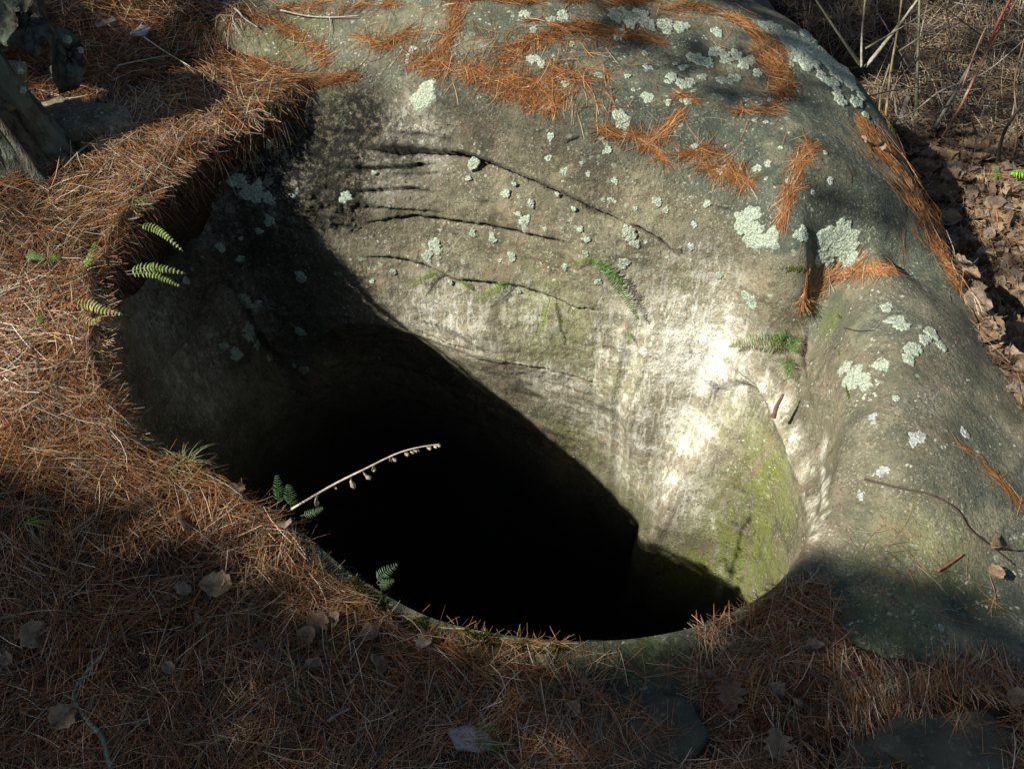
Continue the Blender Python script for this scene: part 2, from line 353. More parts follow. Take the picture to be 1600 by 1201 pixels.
# floor of the pit
for f_ in np.linspace(1, 0.02, 9)[1:]:
    R_ = np.concatenate([R_, R_[NE + len(iR) - 1][None] * f_]); Z_ = np.concatenate([Z_, Z_[NE + len(iR) - 1][None] - .05])
NR = len(R_)
V = np.stack([(CX + R_ * cosT).ravel(), (CY + R_ * sinT).ravel(), Z_.ravel()], 1)
row = np.repeat(np.arange(NR), NTH)
inn = sstep(0, 52, row - NE)
lump = fbm(V * np.array([1, 1, .6]), 5, 3, 31) * .018 + fbm(V, 24, 4, 32, .6) * .007
lay = fbm(V * np.array([1, 1, 9]), 2.5, 3, 33) * .010         # worn bedding that runs round the wall
flw = inn * sstep(-1.2, -.3, np.tile(TH, NR)) * sstep(1.15, .6, np.tile(TH, NR)) * sstep(.05, -.35, V[:, 2])
flute = (fbm(np.stack([np.tile(TH, NR) * 11 + V[:, 2] * 1.2, V[:, 2] * .7, V[:, 2] * 0], 1), 1.0, 3, 34) * .022) * flw
lump = lump * (1 - .55 * flw)
disp = (lump + lay) * inn + flute
V[:, 0] += disp * np.tile(cosT, NR); V[:, 1] += disp * np.tile(sinT, NR)
i0 = (np.arange(NR - 1)[:, None] * NTH + np.arange(NTH)[None]).ravel(); i1 = (np.arange(NR - 1)[:, None] * NTH + (np.arange(NTH) + 1)[None] % NTH).ravel()
Q = np.stack([i0, i0 + NTH, i1 + NTH, i1], 1)     # rows run inwards
def normals(V):
    G = V.reshape(NR, NTH, 3); du = np.roll(G, -1, 1) - np.roll(G, 1, 1); dv = np.gradient(G, axis=0)
    n = np.cross(du, dv).reshape(-1, 3); n /= np.linalg.norm(n, axis=1)[:, None] + 1e-12
    return n
N = normals(V)
if N[NTH * 20 + 5, 2] < 0: N = -N; Q = Q[:, ::-1]
def sub_bvh(G3, st):
    G = G3[::st[0], ::st[1]]; a, b = G.shape[:2]; vv = G.reshape(-1, 3).tolist(); ff = []
    for i in range(a - 1):
        for j in range(b):
            k = (j + 1) % b; ff.append((i * b + j, i * b + k, (i + 1) * b + k, (i + 1) * b + j))
    return BVHTree.FromPolygons(vv, ff)
BR = sub_bvh(V.reshape(NR, NTH, 3), (2, 4))
def ray(u, v):
    d = Vector(PD(u, v, 1.0)) - Vector((0, 0, CZ)); return Vector((0, 0, CZ)), d.normalized()
def hit(u, v):
    o, d = ray(u, v); r = BR.ray_cast(o, d, 20)
    if r[0] is None: return Vector(PW(u, v, 0)), Vector((0, 0, 1))
    n = r[1]
    if n.dot(d) > 0: n = -n
    return r[0], n
def line_pts(px, step=2):
    out = []
    for (a, b), (c, d) in zip(px[:-1], px[1:]):
        k = max(1, int(math.hypot(c - a, d - b) / step))
        out += [tuple(hit(a + (c - a) * i / k, b + (d - b) * i / k)[0]) for i in range(k)]
    out.append(tuple(hit(*px[-1])[0])); return np.array(out)
def near(V, L, rad):
    """min distance of V to point list L, only evaluated inside its box"""
    lo = L.min(0) - rad; hi = L.max(0) + rad; s = np.where(np.all((V > lo) & (V < hi), axis=1))[0]
    out = np.full(len(V), 9.0); 
    for i in range(0, len(s), 20000):
        q = s[i:i + 20000]; out[q] = np.sqrt(((V[q][:, None] - L[None])**2).sum(2).min(1))
    return out
CR = [([(450,244),(540,262),(630,258),(690,252)], .018, .007), ([(460,286),(540,298),(640,292),(690,300)], .016, .007), ([(500,200),(560,205),(600,212)], .014, .007), ([(980,345),(1030,372),(1060,400)], .012, .006), ([(440,330),(500,346),(545,352)], .010, .006), ([(640,510),(700,536),(745,548)], .008, .004), ([(1262,505),(1256,560),(1262,600)], .012, .008), ([(520,232),(560,228),(640,232),(720,238),(780,258),(860,294),(930,326),(990,352)], .048, .010),
      ([(545,352),(600,342),(650,336),(720,345),(770,352),(840,368),(905,382)], .016, .007),
      ([(565,402),(610,400),(660,412),(710,436),(760,440),(810,446),(860,462),(900,480),(960,486)], .018, .007),
      ([(500,318),(560,322),(620,326),(690,330)], .008, .006), ([(610,272),(650,270),(690,268)], .008, .005),
      ([(600,205),(660,208),(720,222)], .010, .006), ([(760,560),(850,575),(950,602)], .006, .005),
      ([(1145,575),(1180,600),(1205,645)], .012, .008), ([(880,222),(905,214)], .006, .005),
      ([(1150,330),(1120,322)], .006, .005), ([(1262,310),(1320,300)], .005, .005), ([(690,40),(760,48)], .005, .005)]
crk = np.zeros(len(V)); bumpd = np.zeros(len(V))
wob = fbm(V, 40, 2, 77) * .006; cwid = fbm(V, 9, 3, 78)
def near2(V, L, rad):
    lo = L.min(0) - rad; hi = L.max(0) + rad; q_ = np.where(np.all((V > lo) & (V < hi), axis=1))[0]; d = np.full(len(V), 9.0); k = np.zeros(len(V), int)
    for i in range(0, len(q_), 8000):
        q = q_[i:i + 8000]; D2 = ((V[q][:, None] - L[None])**2).sum(2); k[q] = D2.argmin(1); d[q] = np.sqrt(D2.min(1))
    return d, k
for L, dep, w in CR:
    P = line_pts(L, 3); d, k = near2(V, P, .11); up = np.where(V[:, 2] + wob * .8 > P[k, 2], 1.0, 0.0); f = k / len(P)
    tap = sstep(0, .18, f) * sstep(1.0, .80, f) * np.clip(.85 + 1.0 * cwid, .2, 1.2); tap[d > 8] = 0
    dd = np.clip(d + wob * .5, 0, 9); e = np.exp(-(dd / (w * (.95 if dep > .025 else .6) + .0015))**2) * tap  # main crack's dark band is widened to paint its shadow
    bumpd += dep * tap * np.where(up > .5, -.5 * np.exp(-dd / (.014 + .4 * dep)), .8 * np.exp(-dd / (.012 + .5 * dep))) + .35 * dep * e
    crk = np.maximum(crk, e * min(1, dep / .012))
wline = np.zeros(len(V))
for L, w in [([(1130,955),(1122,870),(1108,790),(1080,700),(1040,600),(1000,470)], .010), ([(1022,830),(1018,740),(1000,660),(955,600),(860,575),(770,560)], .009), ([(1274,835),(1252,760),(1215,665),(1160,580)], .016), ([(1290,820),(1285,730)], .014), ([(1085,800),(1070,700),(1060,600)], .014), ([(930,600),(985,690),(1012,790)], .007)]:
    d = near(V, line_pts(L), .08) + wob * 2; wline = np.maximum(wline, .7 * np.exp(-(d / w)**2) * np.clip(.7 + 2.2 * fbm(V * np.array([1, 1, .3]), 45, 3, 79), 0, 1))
V -= N * bumpd[:, None]
def zone(items):
    m = np.zeros(len(V))
    for it in items:
        u, v, rpx, s = it; p = np.array(hit(u, v)[0]); D = np.linalg.norm(p - np.array([0, 0, CZ])); r = rpx * D / F
        d2 = ((V - p)**2).sum(1); m = np.maximum(m, s * np.exp(-(d2 / (r * r))**1.5))
    return m
wn_ = fbm(V, 7, 4, 41) 
algae = np.clip(zone([(1180,850,110,1),(1120,900,90,1),(1210,760,80,.9),(1060,900,70,.8),(900,700,100,.35),(980,760,80,.4),(860,500,90,.55),(960,560,90,.4),(1160,660,60,.5),
                      (1450,880,90,.35),(1400,960,80,.3),(700,985,60,.7),(850,1000,60,.6),(1000,1010,70,.5),(1300,500,30,.4),(1080,480,60,.3),(450,60,60,.3)]) + wn_ * .15, 0, 1)
streak_glare = np.clip(zone([(1080,560,110,1.08),(1060,660,70,1.0),(1010,620,110,.55),(1090,500,60,.95),(1130,540,45,.9),(1060,780,60,.6),(980,700,70,.4),(1000,480,70,.45),(1120,500,60,.7),(1045,760,45,.8),(1160,560,40,.7),(1190,600,28,.7),(1215,640,28,.74),(1235,690,26,.76),(1252,740,24,.76),(1265,790,22,.7),(1290,700,18,.5),(1288,760,18,.5),(1090,600,40,1.1),(1070,540,40,1.15),(1050,750,25,1.0),
                      (700,505,80,.6),(820,490,60,.35),(640,215,60,.55),(600,270,50,.4),(980,560,80,.6),(1010,640,50,.6),(870,600,60,.5),(940,660,60,.5),(985,740,50,.5),(1000,690,30,.7),(1100,440,60,.45),(380,480,60,.4),(420,290,60,.4),(250,500,60,.5),(300,560,70,.45),(340,330,50,.45),(330,620,50,.35)]) + wn_ * .12, 0, 1)  # pale streaks and lichen, plus sun glare painted on the wall core
streak_glare = np.maximum(streak_glare, wline)
dark = np.clip(zone([(440,220,90,1.5),(500,270,85,1.5),(560,190,60,1.2),(540,320,50,1.0),(620,235,60,.8),(600,950,40,.8),(690,985,40,.8),(400,350,120,.7),(700,180,60,.5),(760,200,50,.45),(640,300,60,.35),(300,430,130,.55),(420,480,120,.45),(550,520,80,.4),(900,1045,150,.6),(860,210,60,.35),(930,280,50,.35),(1040,210,70,.3),(1280,250,60,.4)]) + wn_ * .15, 0, 1)  # dark pitted rock; left wall and front shelf also get shade as colour
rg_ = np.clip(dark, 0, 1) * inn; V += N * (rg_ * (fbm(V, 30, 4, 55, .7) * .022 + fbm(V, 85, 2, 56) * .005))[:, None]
outm = 1 - sstep(-6, 22, row - NE)
blue = np.clip(zone([(1000,130,130,.9),(1130,120,110,1),(1130,230,80,1),(1240,180,110,1),(1290,280,110,1),(1380,350,90,1),(1250,350,70,.9),(850,60,110,.7),(700,60,110,.5),(560,60,120,.25),
                     (1440,420,60,.9),(1380,500,50,.5),(1300,500,50,.5),(900,1040,120,1),(1050,1030,120,1),(600,935,60,1),(690,970,60,1),(510,865,50,1),(1250,960,100,.9),(1400,1030,90,.8),(1580,760,100,.5),(1560,980,100,.8),(780,1000,90,1),(1250,90,60,1),(1350,170,60,1)]) * np.where(row < NE + 25, 1, .4) + wn_ * .2 + .45 * outm, 0, 1)
pit_shade = np.clip(sstep(-.5, -1.25, V[:, 2]) * (1 - .75 * zone([(950,720,140,1),(1120,880,150,1),(1010,850,80,1)])), 0, 1)  # deep rock coloured near-black to imitate the shade down the pit
me = mesh_np('pothole_rock', V, Q, {'zone_a': np.stack([algae, streak_glare, dark], 1), 'zone_b': np.stack([blue, np.clip(crk, 0, 1), pit_shade], 1)})
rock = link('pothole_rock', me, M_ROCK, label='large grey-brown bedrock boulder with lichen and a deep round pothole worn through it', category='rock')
del N

# ------------------------------------------------------------------ ground sheet (duff, leaf floor, bank behind)
SEDGE = [off(PW(*p), d, 0) for p, d in [((300,245,.28),0),((225,318,.25),0),((175,400,.22),0),((155,500,.18),0),((175,600,.14),0),((232,692,.10),0),((335,748,.06),0),((430,798,.035),0),
        ((560,905,.02),.01),((700,975,.0),.06),((900,1000,0),.08),((1130,965,0),.06),((1225,905,0),.06),((1275,850,0),.1),((1300,750,0),.1),((1310,650,0),.1),((1256,500,0),.15),((1100,310,.2),.15),((800,190,.3),.15),((600,135,.3),.1),((500,150,.3),.04),((405,182,.30),-.03),((345,205,.30),-.03)]]
NG = 900
TG, rS, _z = ring(SEDGE, NG); cg, sg = np.cos(TG), np.sin(TG)
rS = rS + .026 * np.interp(TG, TG, n2d(cg[None] * 1.0, sg[None] * 1.0, 9, 3, 51)[0])
tt = np.linspace(0, 1, 200)[:, None]
gR = rS + (3.2 - rS) * tt**1.25
gR = np.concatenate([gR, 3.2 * (70 / 3.2) ** (np.linspace(0, 1, 46)[1:][:, None]) + 0 * rS])
gX = CX + gR * cg; gY = CY + gR * sg; gZ = h_soil(gX, gY)
gZ[:20] -= .05 * (1 - np.arange(20)[:, None] / 20.0)**2
sk = []; 
for k in range(1, 9): sk.append((gR[0] + .018 * k, gZ[0] - .02 * k - .004 * k * k))
gR = np.concatenate([np.array([a for a, b in sk])[::-1], gR]); gZ = np.concatenate([np.array([b for a, b in sk])[::-1], gZ])
VG = np.stack([(CX + gR * cg).ravel(), (CY + gR * sg).ravel(), gZ.ravel()], 1); ng = len(gR)
j0 = (np.arange(ng - 1)[:, None] * NG + np.arange(NG)[None]).ravel(); j1 = (np.arange(ng - 1)[:, None] * NG + (np.arange(NG) + 1)[None] % NG).ravel()
QG = np.stack([j0, j0 + NG, j1 + NG, j1], 1)
ground = link('ground', mesh_np('ground', VG, QG), M_SOIL, kind='structure')

# visible top height on a grid, for laying litter
GX0, GY0, GS = -3.2, -.3, .015; gnx, gny = 520, 400
gx = GX0 + GS * np.arange(gnx); gy = GY0 + GS * np.arange(gny); GXX, GYY = np.meshgrid(gx, gy)
HS = h_soil(GXX, GYY); HR = h_rock(GXX, GYY); rr = np.hypot(GXX - CX, GYY - CY); HR = np.where(rr < RMAX, HR, -9)
inpit = rr < edge_r(GXX, GYY); sedge = np.interp(np.arctan2(GYY - CY, GXX - CX), TG, rS, period=2 * np.pi)
HT = np.where(inpit, -9, HR); HT = np.maximum(HT, np.where(rr < sedge, -9, HS)); ISROCK = (HR > HS)
def Hat(X, Y, G=None):
    G = HT if G is None else G
    a = np.clip((X - GX0) / GS, 0, gnx - 1.001); b = np.clip((Y - GY0) / GS, 0, gny - 1.001); i = a.astype(int); j = b.astype(int); a -= i; b -= j
    return G[j, i]*(1-a)*(1-b) + G[j, i+1]*a*(1-b) + G[j+1, i]*(1-a)*b + G[j+1, i+1]*a*b
def march(U, Vv):
    """pixel arrays -> world points on the visible ground (nan where it falls into the pit)"""
    xn = (U - 800) / F; yn = (600 - Vv) / F; out = np.full((len(U), 3), np.nan); act = np.ones(len(U), bool)
    for D in np.arange(1.6, 7.0, .012):
        x = D * xn; y = D * CC * (1 + yn); z = CZ - D * CC * (1 - yn); h = Hat(x, y); k = act & (z < h) & (h > -3)
        out[k] = np.stack([x, y, h], 1)[k]; act &= ~k
        act &= ~(z < -1.0)
    return out
def inpoly(U, Vv, poly):
    r = np.zeros(len(U), bool); n = len(poly)
    for i in range(n):
        x1, y1 = poly[i]; x2, y2 = poly[(i + 1) % n]
        c = ((y1 > Vv) != (y2 > Vv)) & (U < (x2 - x1) * (Vv - y1) / (y2 - y1 + 1e-9) + x1); r ^= c
    return r
def sample(poly, n):
    P = np.array(poly); lo, hi = P.min(0), P.max(0); U = rng.uniform(lo[0], hi[0], n * 3); W = rng.uniform(lo[1], hi[1], n * 3)
    k = inpoly(U, W, poly); U, W = U[k][:n], W[k][:n]; return U, W

PAL = np.array([(.25,.095,.028),(.34,.145,.045),(.20,.078,.025),(.38,.21,.085),(.13,.060,.025),(.40,.28,.15),(.29,.11,.033),(.16,.105,.055)])
GREY = np.array([(.46,.38,.28),(.36,.29,.20),(.24,.19,.13),(.52,.42,.30),(.30,.15,.07)])
def needles(P, ang, ln, w, col, lift, tilt, curve=None, follow=True, pitch=None):
    """P (n,3) centre on the surface; returns verts, quads, colours"""
    n = len(P); s = np.linspace(-.5, .5, 4); cv = rng.normal(0, .22, n) if curve is None else curve
    A = ang[:, None] + cv[:, None] * s[None] * 2; dx = np.cos(A); dy = np.sin(A)
    cx = P[:, 0:1] + np.cumsum(np.concatenate([dx[:, :1] * 0, dx[:, 1:]], 1), 1) / 3 * ln[:, None]; cy = P[:, 1:2] + np.cumsum(np.concatenate([dy[:, :1] * 0, dy[:, 1:]], 1), 1) / 3 * ln[:, None]
    cx -= dx.mean(1, keepdims=True) * ln[:, None] * .5; cy -= dy.mean(1, keepdims=True) * ln[:, None] * .5
    if follow:
        h = Hat(cx, cy); base = P[:, 2:3] + 0 * h; h = np.where(np.abs(h - base) < .09, h, base - .02)
    else: h = P[:, 2:3] + 0 * cx
    cz = h + lift[:, None] + tilt[:, None] * s[None] * ln[:, None]
    cz = np.maximum(cz, h + .001)
    if pitch is not None: cz -= pitch[:, None] * (s[None] + .5)**1.3 * ln[:, None]
    C = np.stack([cx, cy, cz], 2); tx = -np.sin(A); ty = np.cos(A); rad = np.array([.8, 1, 1, .45])
    Vs = []
    for a in (0, 2.094, 4.189):
        ox = math.cos(a); oz = math.sin(a); q = C.copy(); ww = w[:, None] * rad[None] * .5
        q[..., 0] += tx * ox * ww; q[..., 1] += ty * ox * ww; q[..., 2] += oz * ww; Vs.append(q)
    VV = np.stack(Vs, 2).reshape(-1, 3)      # n,4,3verts
    b = (np.arange(n) * 12)[:, None]; f = []
    for k in range(3):
        for a in range(3):
            a2 = (a + 1) % 3; f.append(np.stack([b[:, 0] + k*3 + a, b[:, 0] + k*3 + a2, b[:, 0] + (k+1)*3 + a2, b[:, 0] + (k+1)*3 + a], 1))
    return VV, np.stack(f, 1).reshape(-1, 4), np.repeat(col, 12, 0)
def pick(pal, n, var=.25):
    c = pal[rng.integers(0, len(pal), n)]; return np.clip(c * (1 + rng.normal(0, var, (n, 1))), .01, .8)
def join(parts):
    o = 0; Vs, Qs, Cs = [], [], []
    for a, q, c in parts: Vs.append(a); Qs.append(q + o); Cs.append(c); o += len(a)
    return np.concatenate(Vs), np.concatenate(Qs), np.concatenate(Cs)
def litter(name, parts, mat, **props):
    a, q, c = join(parts); return link(name, mesh_np(name, a, q, {'tint': c}, False), mat, kind='stuff', **props)
# ------- needle litter on the left and front ground
GND = [(-160,270),(60,225),(200,235),(230,150),(300,110),(345,110),(430,130),(470,150),(410,185),(330,215),(300,262),(240,320),(195,400),(175,500),(190,600),(240,692),(345,750),(430,800),(470,850),(520,905),(575,935),(640,985),(760,1030),(850,1045),(930,1075),(960,1130),(1050,1190),
       (1200,1260),(-160,1260)]
def clump_dir(P, sc=2.2, seed=3):
    return fbm(P * np.array([1, 1, 0]), sc, 2, seed) * 5.0
def litset(poly, n, L=(.07, .13), wd=(.0013, .0021), pal=PAL, grey=.2, spread=.9, lift=.012, tl=.12, base=None, keep=None, seed=3):
    U, W = sample(poly, n); P = march(U, W); k = ~np.isnan(P[:, 0]); P = P[k]
    if keep is not None: P = P[keep(P)]
    m = len(P); ang = (clump_dir(P, seed=seed) if base is None else base) + rng.normal(0, spread, m)
    c = pick(pal, m); g = rng.random(m) < grey; c[g] = pick(GREY, g.sum())
    z = rng.random(m)
    return needles(P, ang, rng.uniform(*L, m), rng.uniform(*wd, m), c, .002 + lift * z, rng.normal(0, tl, m))
parts = [litset(GND, 15000, grey=.10, lift=.008, pal=PAL * .5, L=(.05, .10), spread=1.4, keep=lambda P: fbm(P, 7, 2, 12) > -.30)]
parts += [litset(GND, 14500, grey=.17, lift=.020, L=(.06, .125), wd=(.0009, .0017), spread=.8, tl=.16, keep=lambda P: fbm(P, 5.5, 3, 13) > -.22)]
parts += [litset(GND, 3600, grey=.25, lift=.024, L=(.08, .14), wd=(.0011, .0018), pal=PAL * 1.15, spread=.45, seed=9, tl=.2, keep=lambda P: fbm(P, 9, 2, 14) > .08)]
parts += [litset([(170,170),(350,115),(440,135),(400,190),(310,225),(290,290),(200,330),(160,260)], 2600, grey=.42, lift=.024, L=(.09, .16))]
parts += [litset([(-60,380),(150,420),(190,620),(200,720),(0,720),(-60,700)], 3600, grey=.34, lift=.025)]
parts += [litset([(90,0),(400,0),(330,80),(250,120),(120,150)], 1500, grey=.2)]
parts += [litset([(-60,60),(60,40),(130,50),(270,50),(240,150),(170,175),(90,165),(20,200),(-60,230)], 1500, grey=.15, pal=PAL * .7)]
parts += [litset([(320,55),(350,90),(400,100),(470,118),(470,140),(400,150),(330,130),(310,90)], 900, grey=.15)]
parts += [litset([(60,0),(165,0),(150,18),(100,20)], 160, grey=.5, lift=.03)]
litter('needle_litter', parts, M_NEEDLE, label='deep rust-brown pine needle litter covering the ground left of the pothole', category='pine needles')
# needles that hang over the soil edge
n = 1250; th = np.radians(np.where(rng.random(n) < .78, rng.uniform(118, 222, n), rng.uniform(222, 268, n))); re = np.interp(th, np.concatenate([TG, TG + 2 * np.pi]), np.concatenate([rS, rS]))
re = re - rng.uniform(-.05, .012, n); P = np.stack([CX + re * np.cos(th), CY + re * np.sin(th), np.zeros(n)], 1); P[:, 2] = h_soil(P[:, 0], P[:, 1]) - rng.uniform(.0, .05, n)
c = pick(PAL, n); g = rng.random(n) < .4; c[g] = pick(GREY, g.sum())
litter('hanging_needles', [needles(P, th + np.pi + rng.normal(0, .6, n), rng.uniform(.06, .12, n), rng.uniform(.0009, .0016, n), c, np.full(n, .006), rng.normal(0, .2, n), follow=False, pitch=rng.uniform(.1, 1.6, n))],
       M_NEEDLE, label='tangle of pine needles and roots hanging over the shaded left edge of the pit', category='pine needles')
def drift(px, wpx, n, label, spread=.35, grey=.06, L=(.05, .11), lift=.005, name='needle_drift', ex=None):
    """a swept drift of needles along a pixel polyline on the rock"""
    if n > 60 and px[0][1] < 900: n = int(n * 1.05)
    P2 = np.array(px, float); seg = np.linalg.norm(np.diff(P2, axis=0), axis=1); cum = np.concatenate([[0], np.cumsum(seg)])
    s = rng.uniform(0, cum[-1], n); i = np.clip(np.searchsorted(cum, s) - 1, 0, len(seg) - 1); f = (s - cum[i]) / seg[i]
    c = P2[i] + (P2[i + 1] - P2[i]) * f[:, None]; d = (P2[i + 1] - P2[i]) / seg[i][:, None]; nn = np.stack([-d[:, 1], d[:, 0]], 1)
    n0 = n
    wl = 1.2 * np.interp(s, np.linspace(0, cum[-1], len(wpx)), wpx); o = rng.standard_t(2.6, n) * .27 * wl * (.8 + .35 * np.sin(s * .045 + px[0][1]))
    o *= 1 + .5 * np.sin(s * .07 + px[0][0]); c = c + nn * o[:, None]
    P = march(c[:, 0], c[:, 1]); Q2 = march(c[:, 0] + d[:, 0] * 6, c[:, 1] + d[:, 1] * 6); k = ~np.isnan(P[:, 0]) & ~np.isnan(Q2[:, 0]); P, Q2 = P[k], Q2[k]
    k = fbm(P, 22, 2, 66) > -.22; P, Q2 = P[k], Q2[k]
    m = len(P); ang = np.arctan2(Q2[:, 1] - P[:, 1], Q2[:, 0] - P[:, 0]) + rng.normal(0, spread * 1.25, m); w0 = rng.random(m) < .12; ang[w0] = rng.uniform(0, 6.28, w0.sum())
    cc = pick(PAL[[0, 1, 2, 3, 4, 6, 7]] * [1.08, 1.08, 1.0], m); g = rng.random(m) < grey; cc[g] = pick(GREY, g.sum())
    litter(name, [needles(P, ang, rng.uniform(*L, m), rng.uniform(.0009, .0015, m), cc, .002 + lift * rng.random(m), rng.normal(0, .06, m))], M_NEEDLE, label=label, category='pine needles')
drift([(395,100),(440,120),(500,132),(580,120)], [14, 16, 12, 7], 480, 'rust needle band along the foot of the upper left rock shoulder', lift=.015)
drift([(390,20),(450,50),(500,80),(510,110)], [22, 26, 20, 12], 420, 'loose fan of orange needles on the upper left shoulder of the rock', spread=.8)
drift([(430,15),(520,15),(620,10)], [14, 20, 12], 380, 'orange needle strip across the very top of the rock left of centre', spread=.6)
drift([(715,-5),(705,40),(695,80),(660,105)], [12, 14, 20, 22], 620, 'dense dark-orange needle plume running down from the top edge of the rock')
drift([(560,60),(600,75),(650,55)], [14, 14, 10], 160, 'small orange needle scatter left of the needle plume')
drift([(640,95),(700,110),(760,128),(830,140),(900,150)], [14, 16, 20, 26, 22], 1250, 'broad orange needle drift below the plume in the middle of the rock', spread=.7, lift=.015)
drift([(790,150),(840,160),(880,172)], [16, 14, 6], 260, 'ragged lower fringe of the middle needle drift', spread=.9)
drift([(780,95),(830,70),(880,50),(930,45)], [10, 14, 14, 12], 480, 'curved orange needle streak right of the plume', spread=.5)
drift([(830,35),(900,48),(980,56),(1030,66)], [9, 14, 12, 6], 440, 'long tapering orange needle streak pointing right', spread=.3)
drift([(860,105),(900,125),(950,120)], [14, 14, 8], 220, 'spiky right-hand end of the middle needle drift', spread=.9)
drift([(700,-2),(820,4),(930,0),(1040,10),(1110,18),(1160,36),(1195,70)], [9, 9, 12, 14, 14, 12, 12], 1500, 'thick needle band following the crest of the rock', spread=.25, lift=.015)
drift([(1195,70),(1215,110),(1225,150)], [15, 24, 30], 900, 'needle heap spilling down the right side of the crest', spread=.5, lift=.016)
drift([(1215,165),(1190,172),(1150,176)], [10, 8, 4], 150, 'thin needle tail under the spilled heap', spread=.35)
drift([(935,210),(990,215),(1020,235),(1040,258)], [6, 9, 10, 6], 230, 'curved needle wisp above the dark crack', spread=.35)
drift([(1055,185),(1040,205),(1010,225)], [7, 8, 7], 130, 'short needle wisp leaning into the curved wisp', spread=.4)
drift([(1060,245),(1110,240),(1150,245)], [4, 5, 6], 110, 'thin straight needle line on the grey rock', spread=.3)
drift([(1090,262),(1130,270),(1170,290)], [8, 11, 6], 220, 'needle clump at the right end of the wisps', spread=.5)
drift([(1270,225),(1248,255),(1238,290),(1220,345)], [9, 13, 8, 10], 420, 'vertical needle streak above the big round lichens', spread=.35)
drift([(1060,150),(1085,160)], [9, 6], 50, 'small faded needle patch among pale lichens', spread=.5)
drift([(1350,200),(1375,235),(1400,270),(1440,330),(1475,400),(1500,455)], [12, 20, 24, 22, 14, 8], 1700, 'wide needle drift sliding down the right edge of the rock', spread=.4, lift=.015)
drift([(1395,422),(1340,425),(1290,440),(1255,470),(1245,510)], [4, 6, 10, 7, 5], 420, 'needle trail lying in the groove between the dome and the right lobe', spread=.3)
drift([(1500,700),(1540,730),(1570,765),(1600,800)], [4, 6, 6, 5], 60, 'few loose orange needles on the far right of the lobe', spread=.3)
litter('needle_litter', [litset([(350,10),(1150,10),(1240,160),(1100,290),(960,260),(780,150),(600,110),(480,110)], 260, spread=1.3, grey=.2, L=(.04, .09), wd=(.0009, .0014), lift=.003), litset([(560,40),(960,60),(960,180),(800,165),(650,110)], 420, spread=1.0, grey=.1, L=(.05, .1), wd=(.0009, .0014), lift=.004, pal=PAL[:4])], M_NEEDLE, label='stray single pine needles sprinkled over the top of the rock', category='pine needles')
PILE = [(1120,962),(1190,930),(1265,905),(1300,935),(1325,1040),(1400,1055),(1500,1040),(1650,1025),(1650,1075),(1600,1090),(1480,1080),(1390,1112),(1330,1150),(1262,1165),(1255,1230),(1080,1230),(1112,1150),(1085,1105),(1075,1050),(1110,1010),(1085,985)]
litter('needle_litter', [litset(PILE, 2600, grey=.1, lift=.008, pal=PAL * .6, L=(.05, .09), spread=1.5, keep=lambda P: fbm(P, 8, 2, 12) > -.32), litset(PILE, 3600, grey=.22, lift=.018, L=(.05, .11), wd=(.0009, .0016), spread=.9, tl=.15, keep=lambda P: fbm(P, 7, 2, 14) > -.25)], M_NEEDLE, label='needle pile with dead leaves at the front right lip of the pit and its gutter', category='pine needles')
litter('needle_litter', [litset([(840,1170),(1100,1190),(1400,1190),(1650,1180),(1650,1260),(840,1260)], 900, grey=.2, spread=1.3, lift=.018), litset([(1580,1060),(1650,1060),(1650,1240),(1590,1240)], 260, grey=.2, spread=1.3)], M_NEEDLE, label='sparse needles along the bottom edge around the flat stones', category='pine needles')
drift([(900,1020),(960,1040),(1080,1050)], [30, 26, 26], 46, 'scattered single needles on the dark front shelf', spread=1.4, grey=.3)
drift([(900,1100),(1000,1130),(1060,1170)], [40, 50, 30], 110, 'loose needles strewn over the dark flat stone below the rim', spread=1.5, lift=.034)
drift([(1350,1170),(1450,1130),(1560,1150)], [30, 50, 40], 70, 'few needles on the large flat stone in the corner', spread=1.5, lift=.03)
drift([(1320,860),(1450,900),(1560,950)], [60, 60, 60], 46, 'scattered single needles on the lower right lobe', spread=1.4, grey=.2)
drift([(640,960),(760,1000),(880,1010)], [10, 10, 8], 130, 'sparse needles along the mossy front rim', spread=1.2, grey=.2)

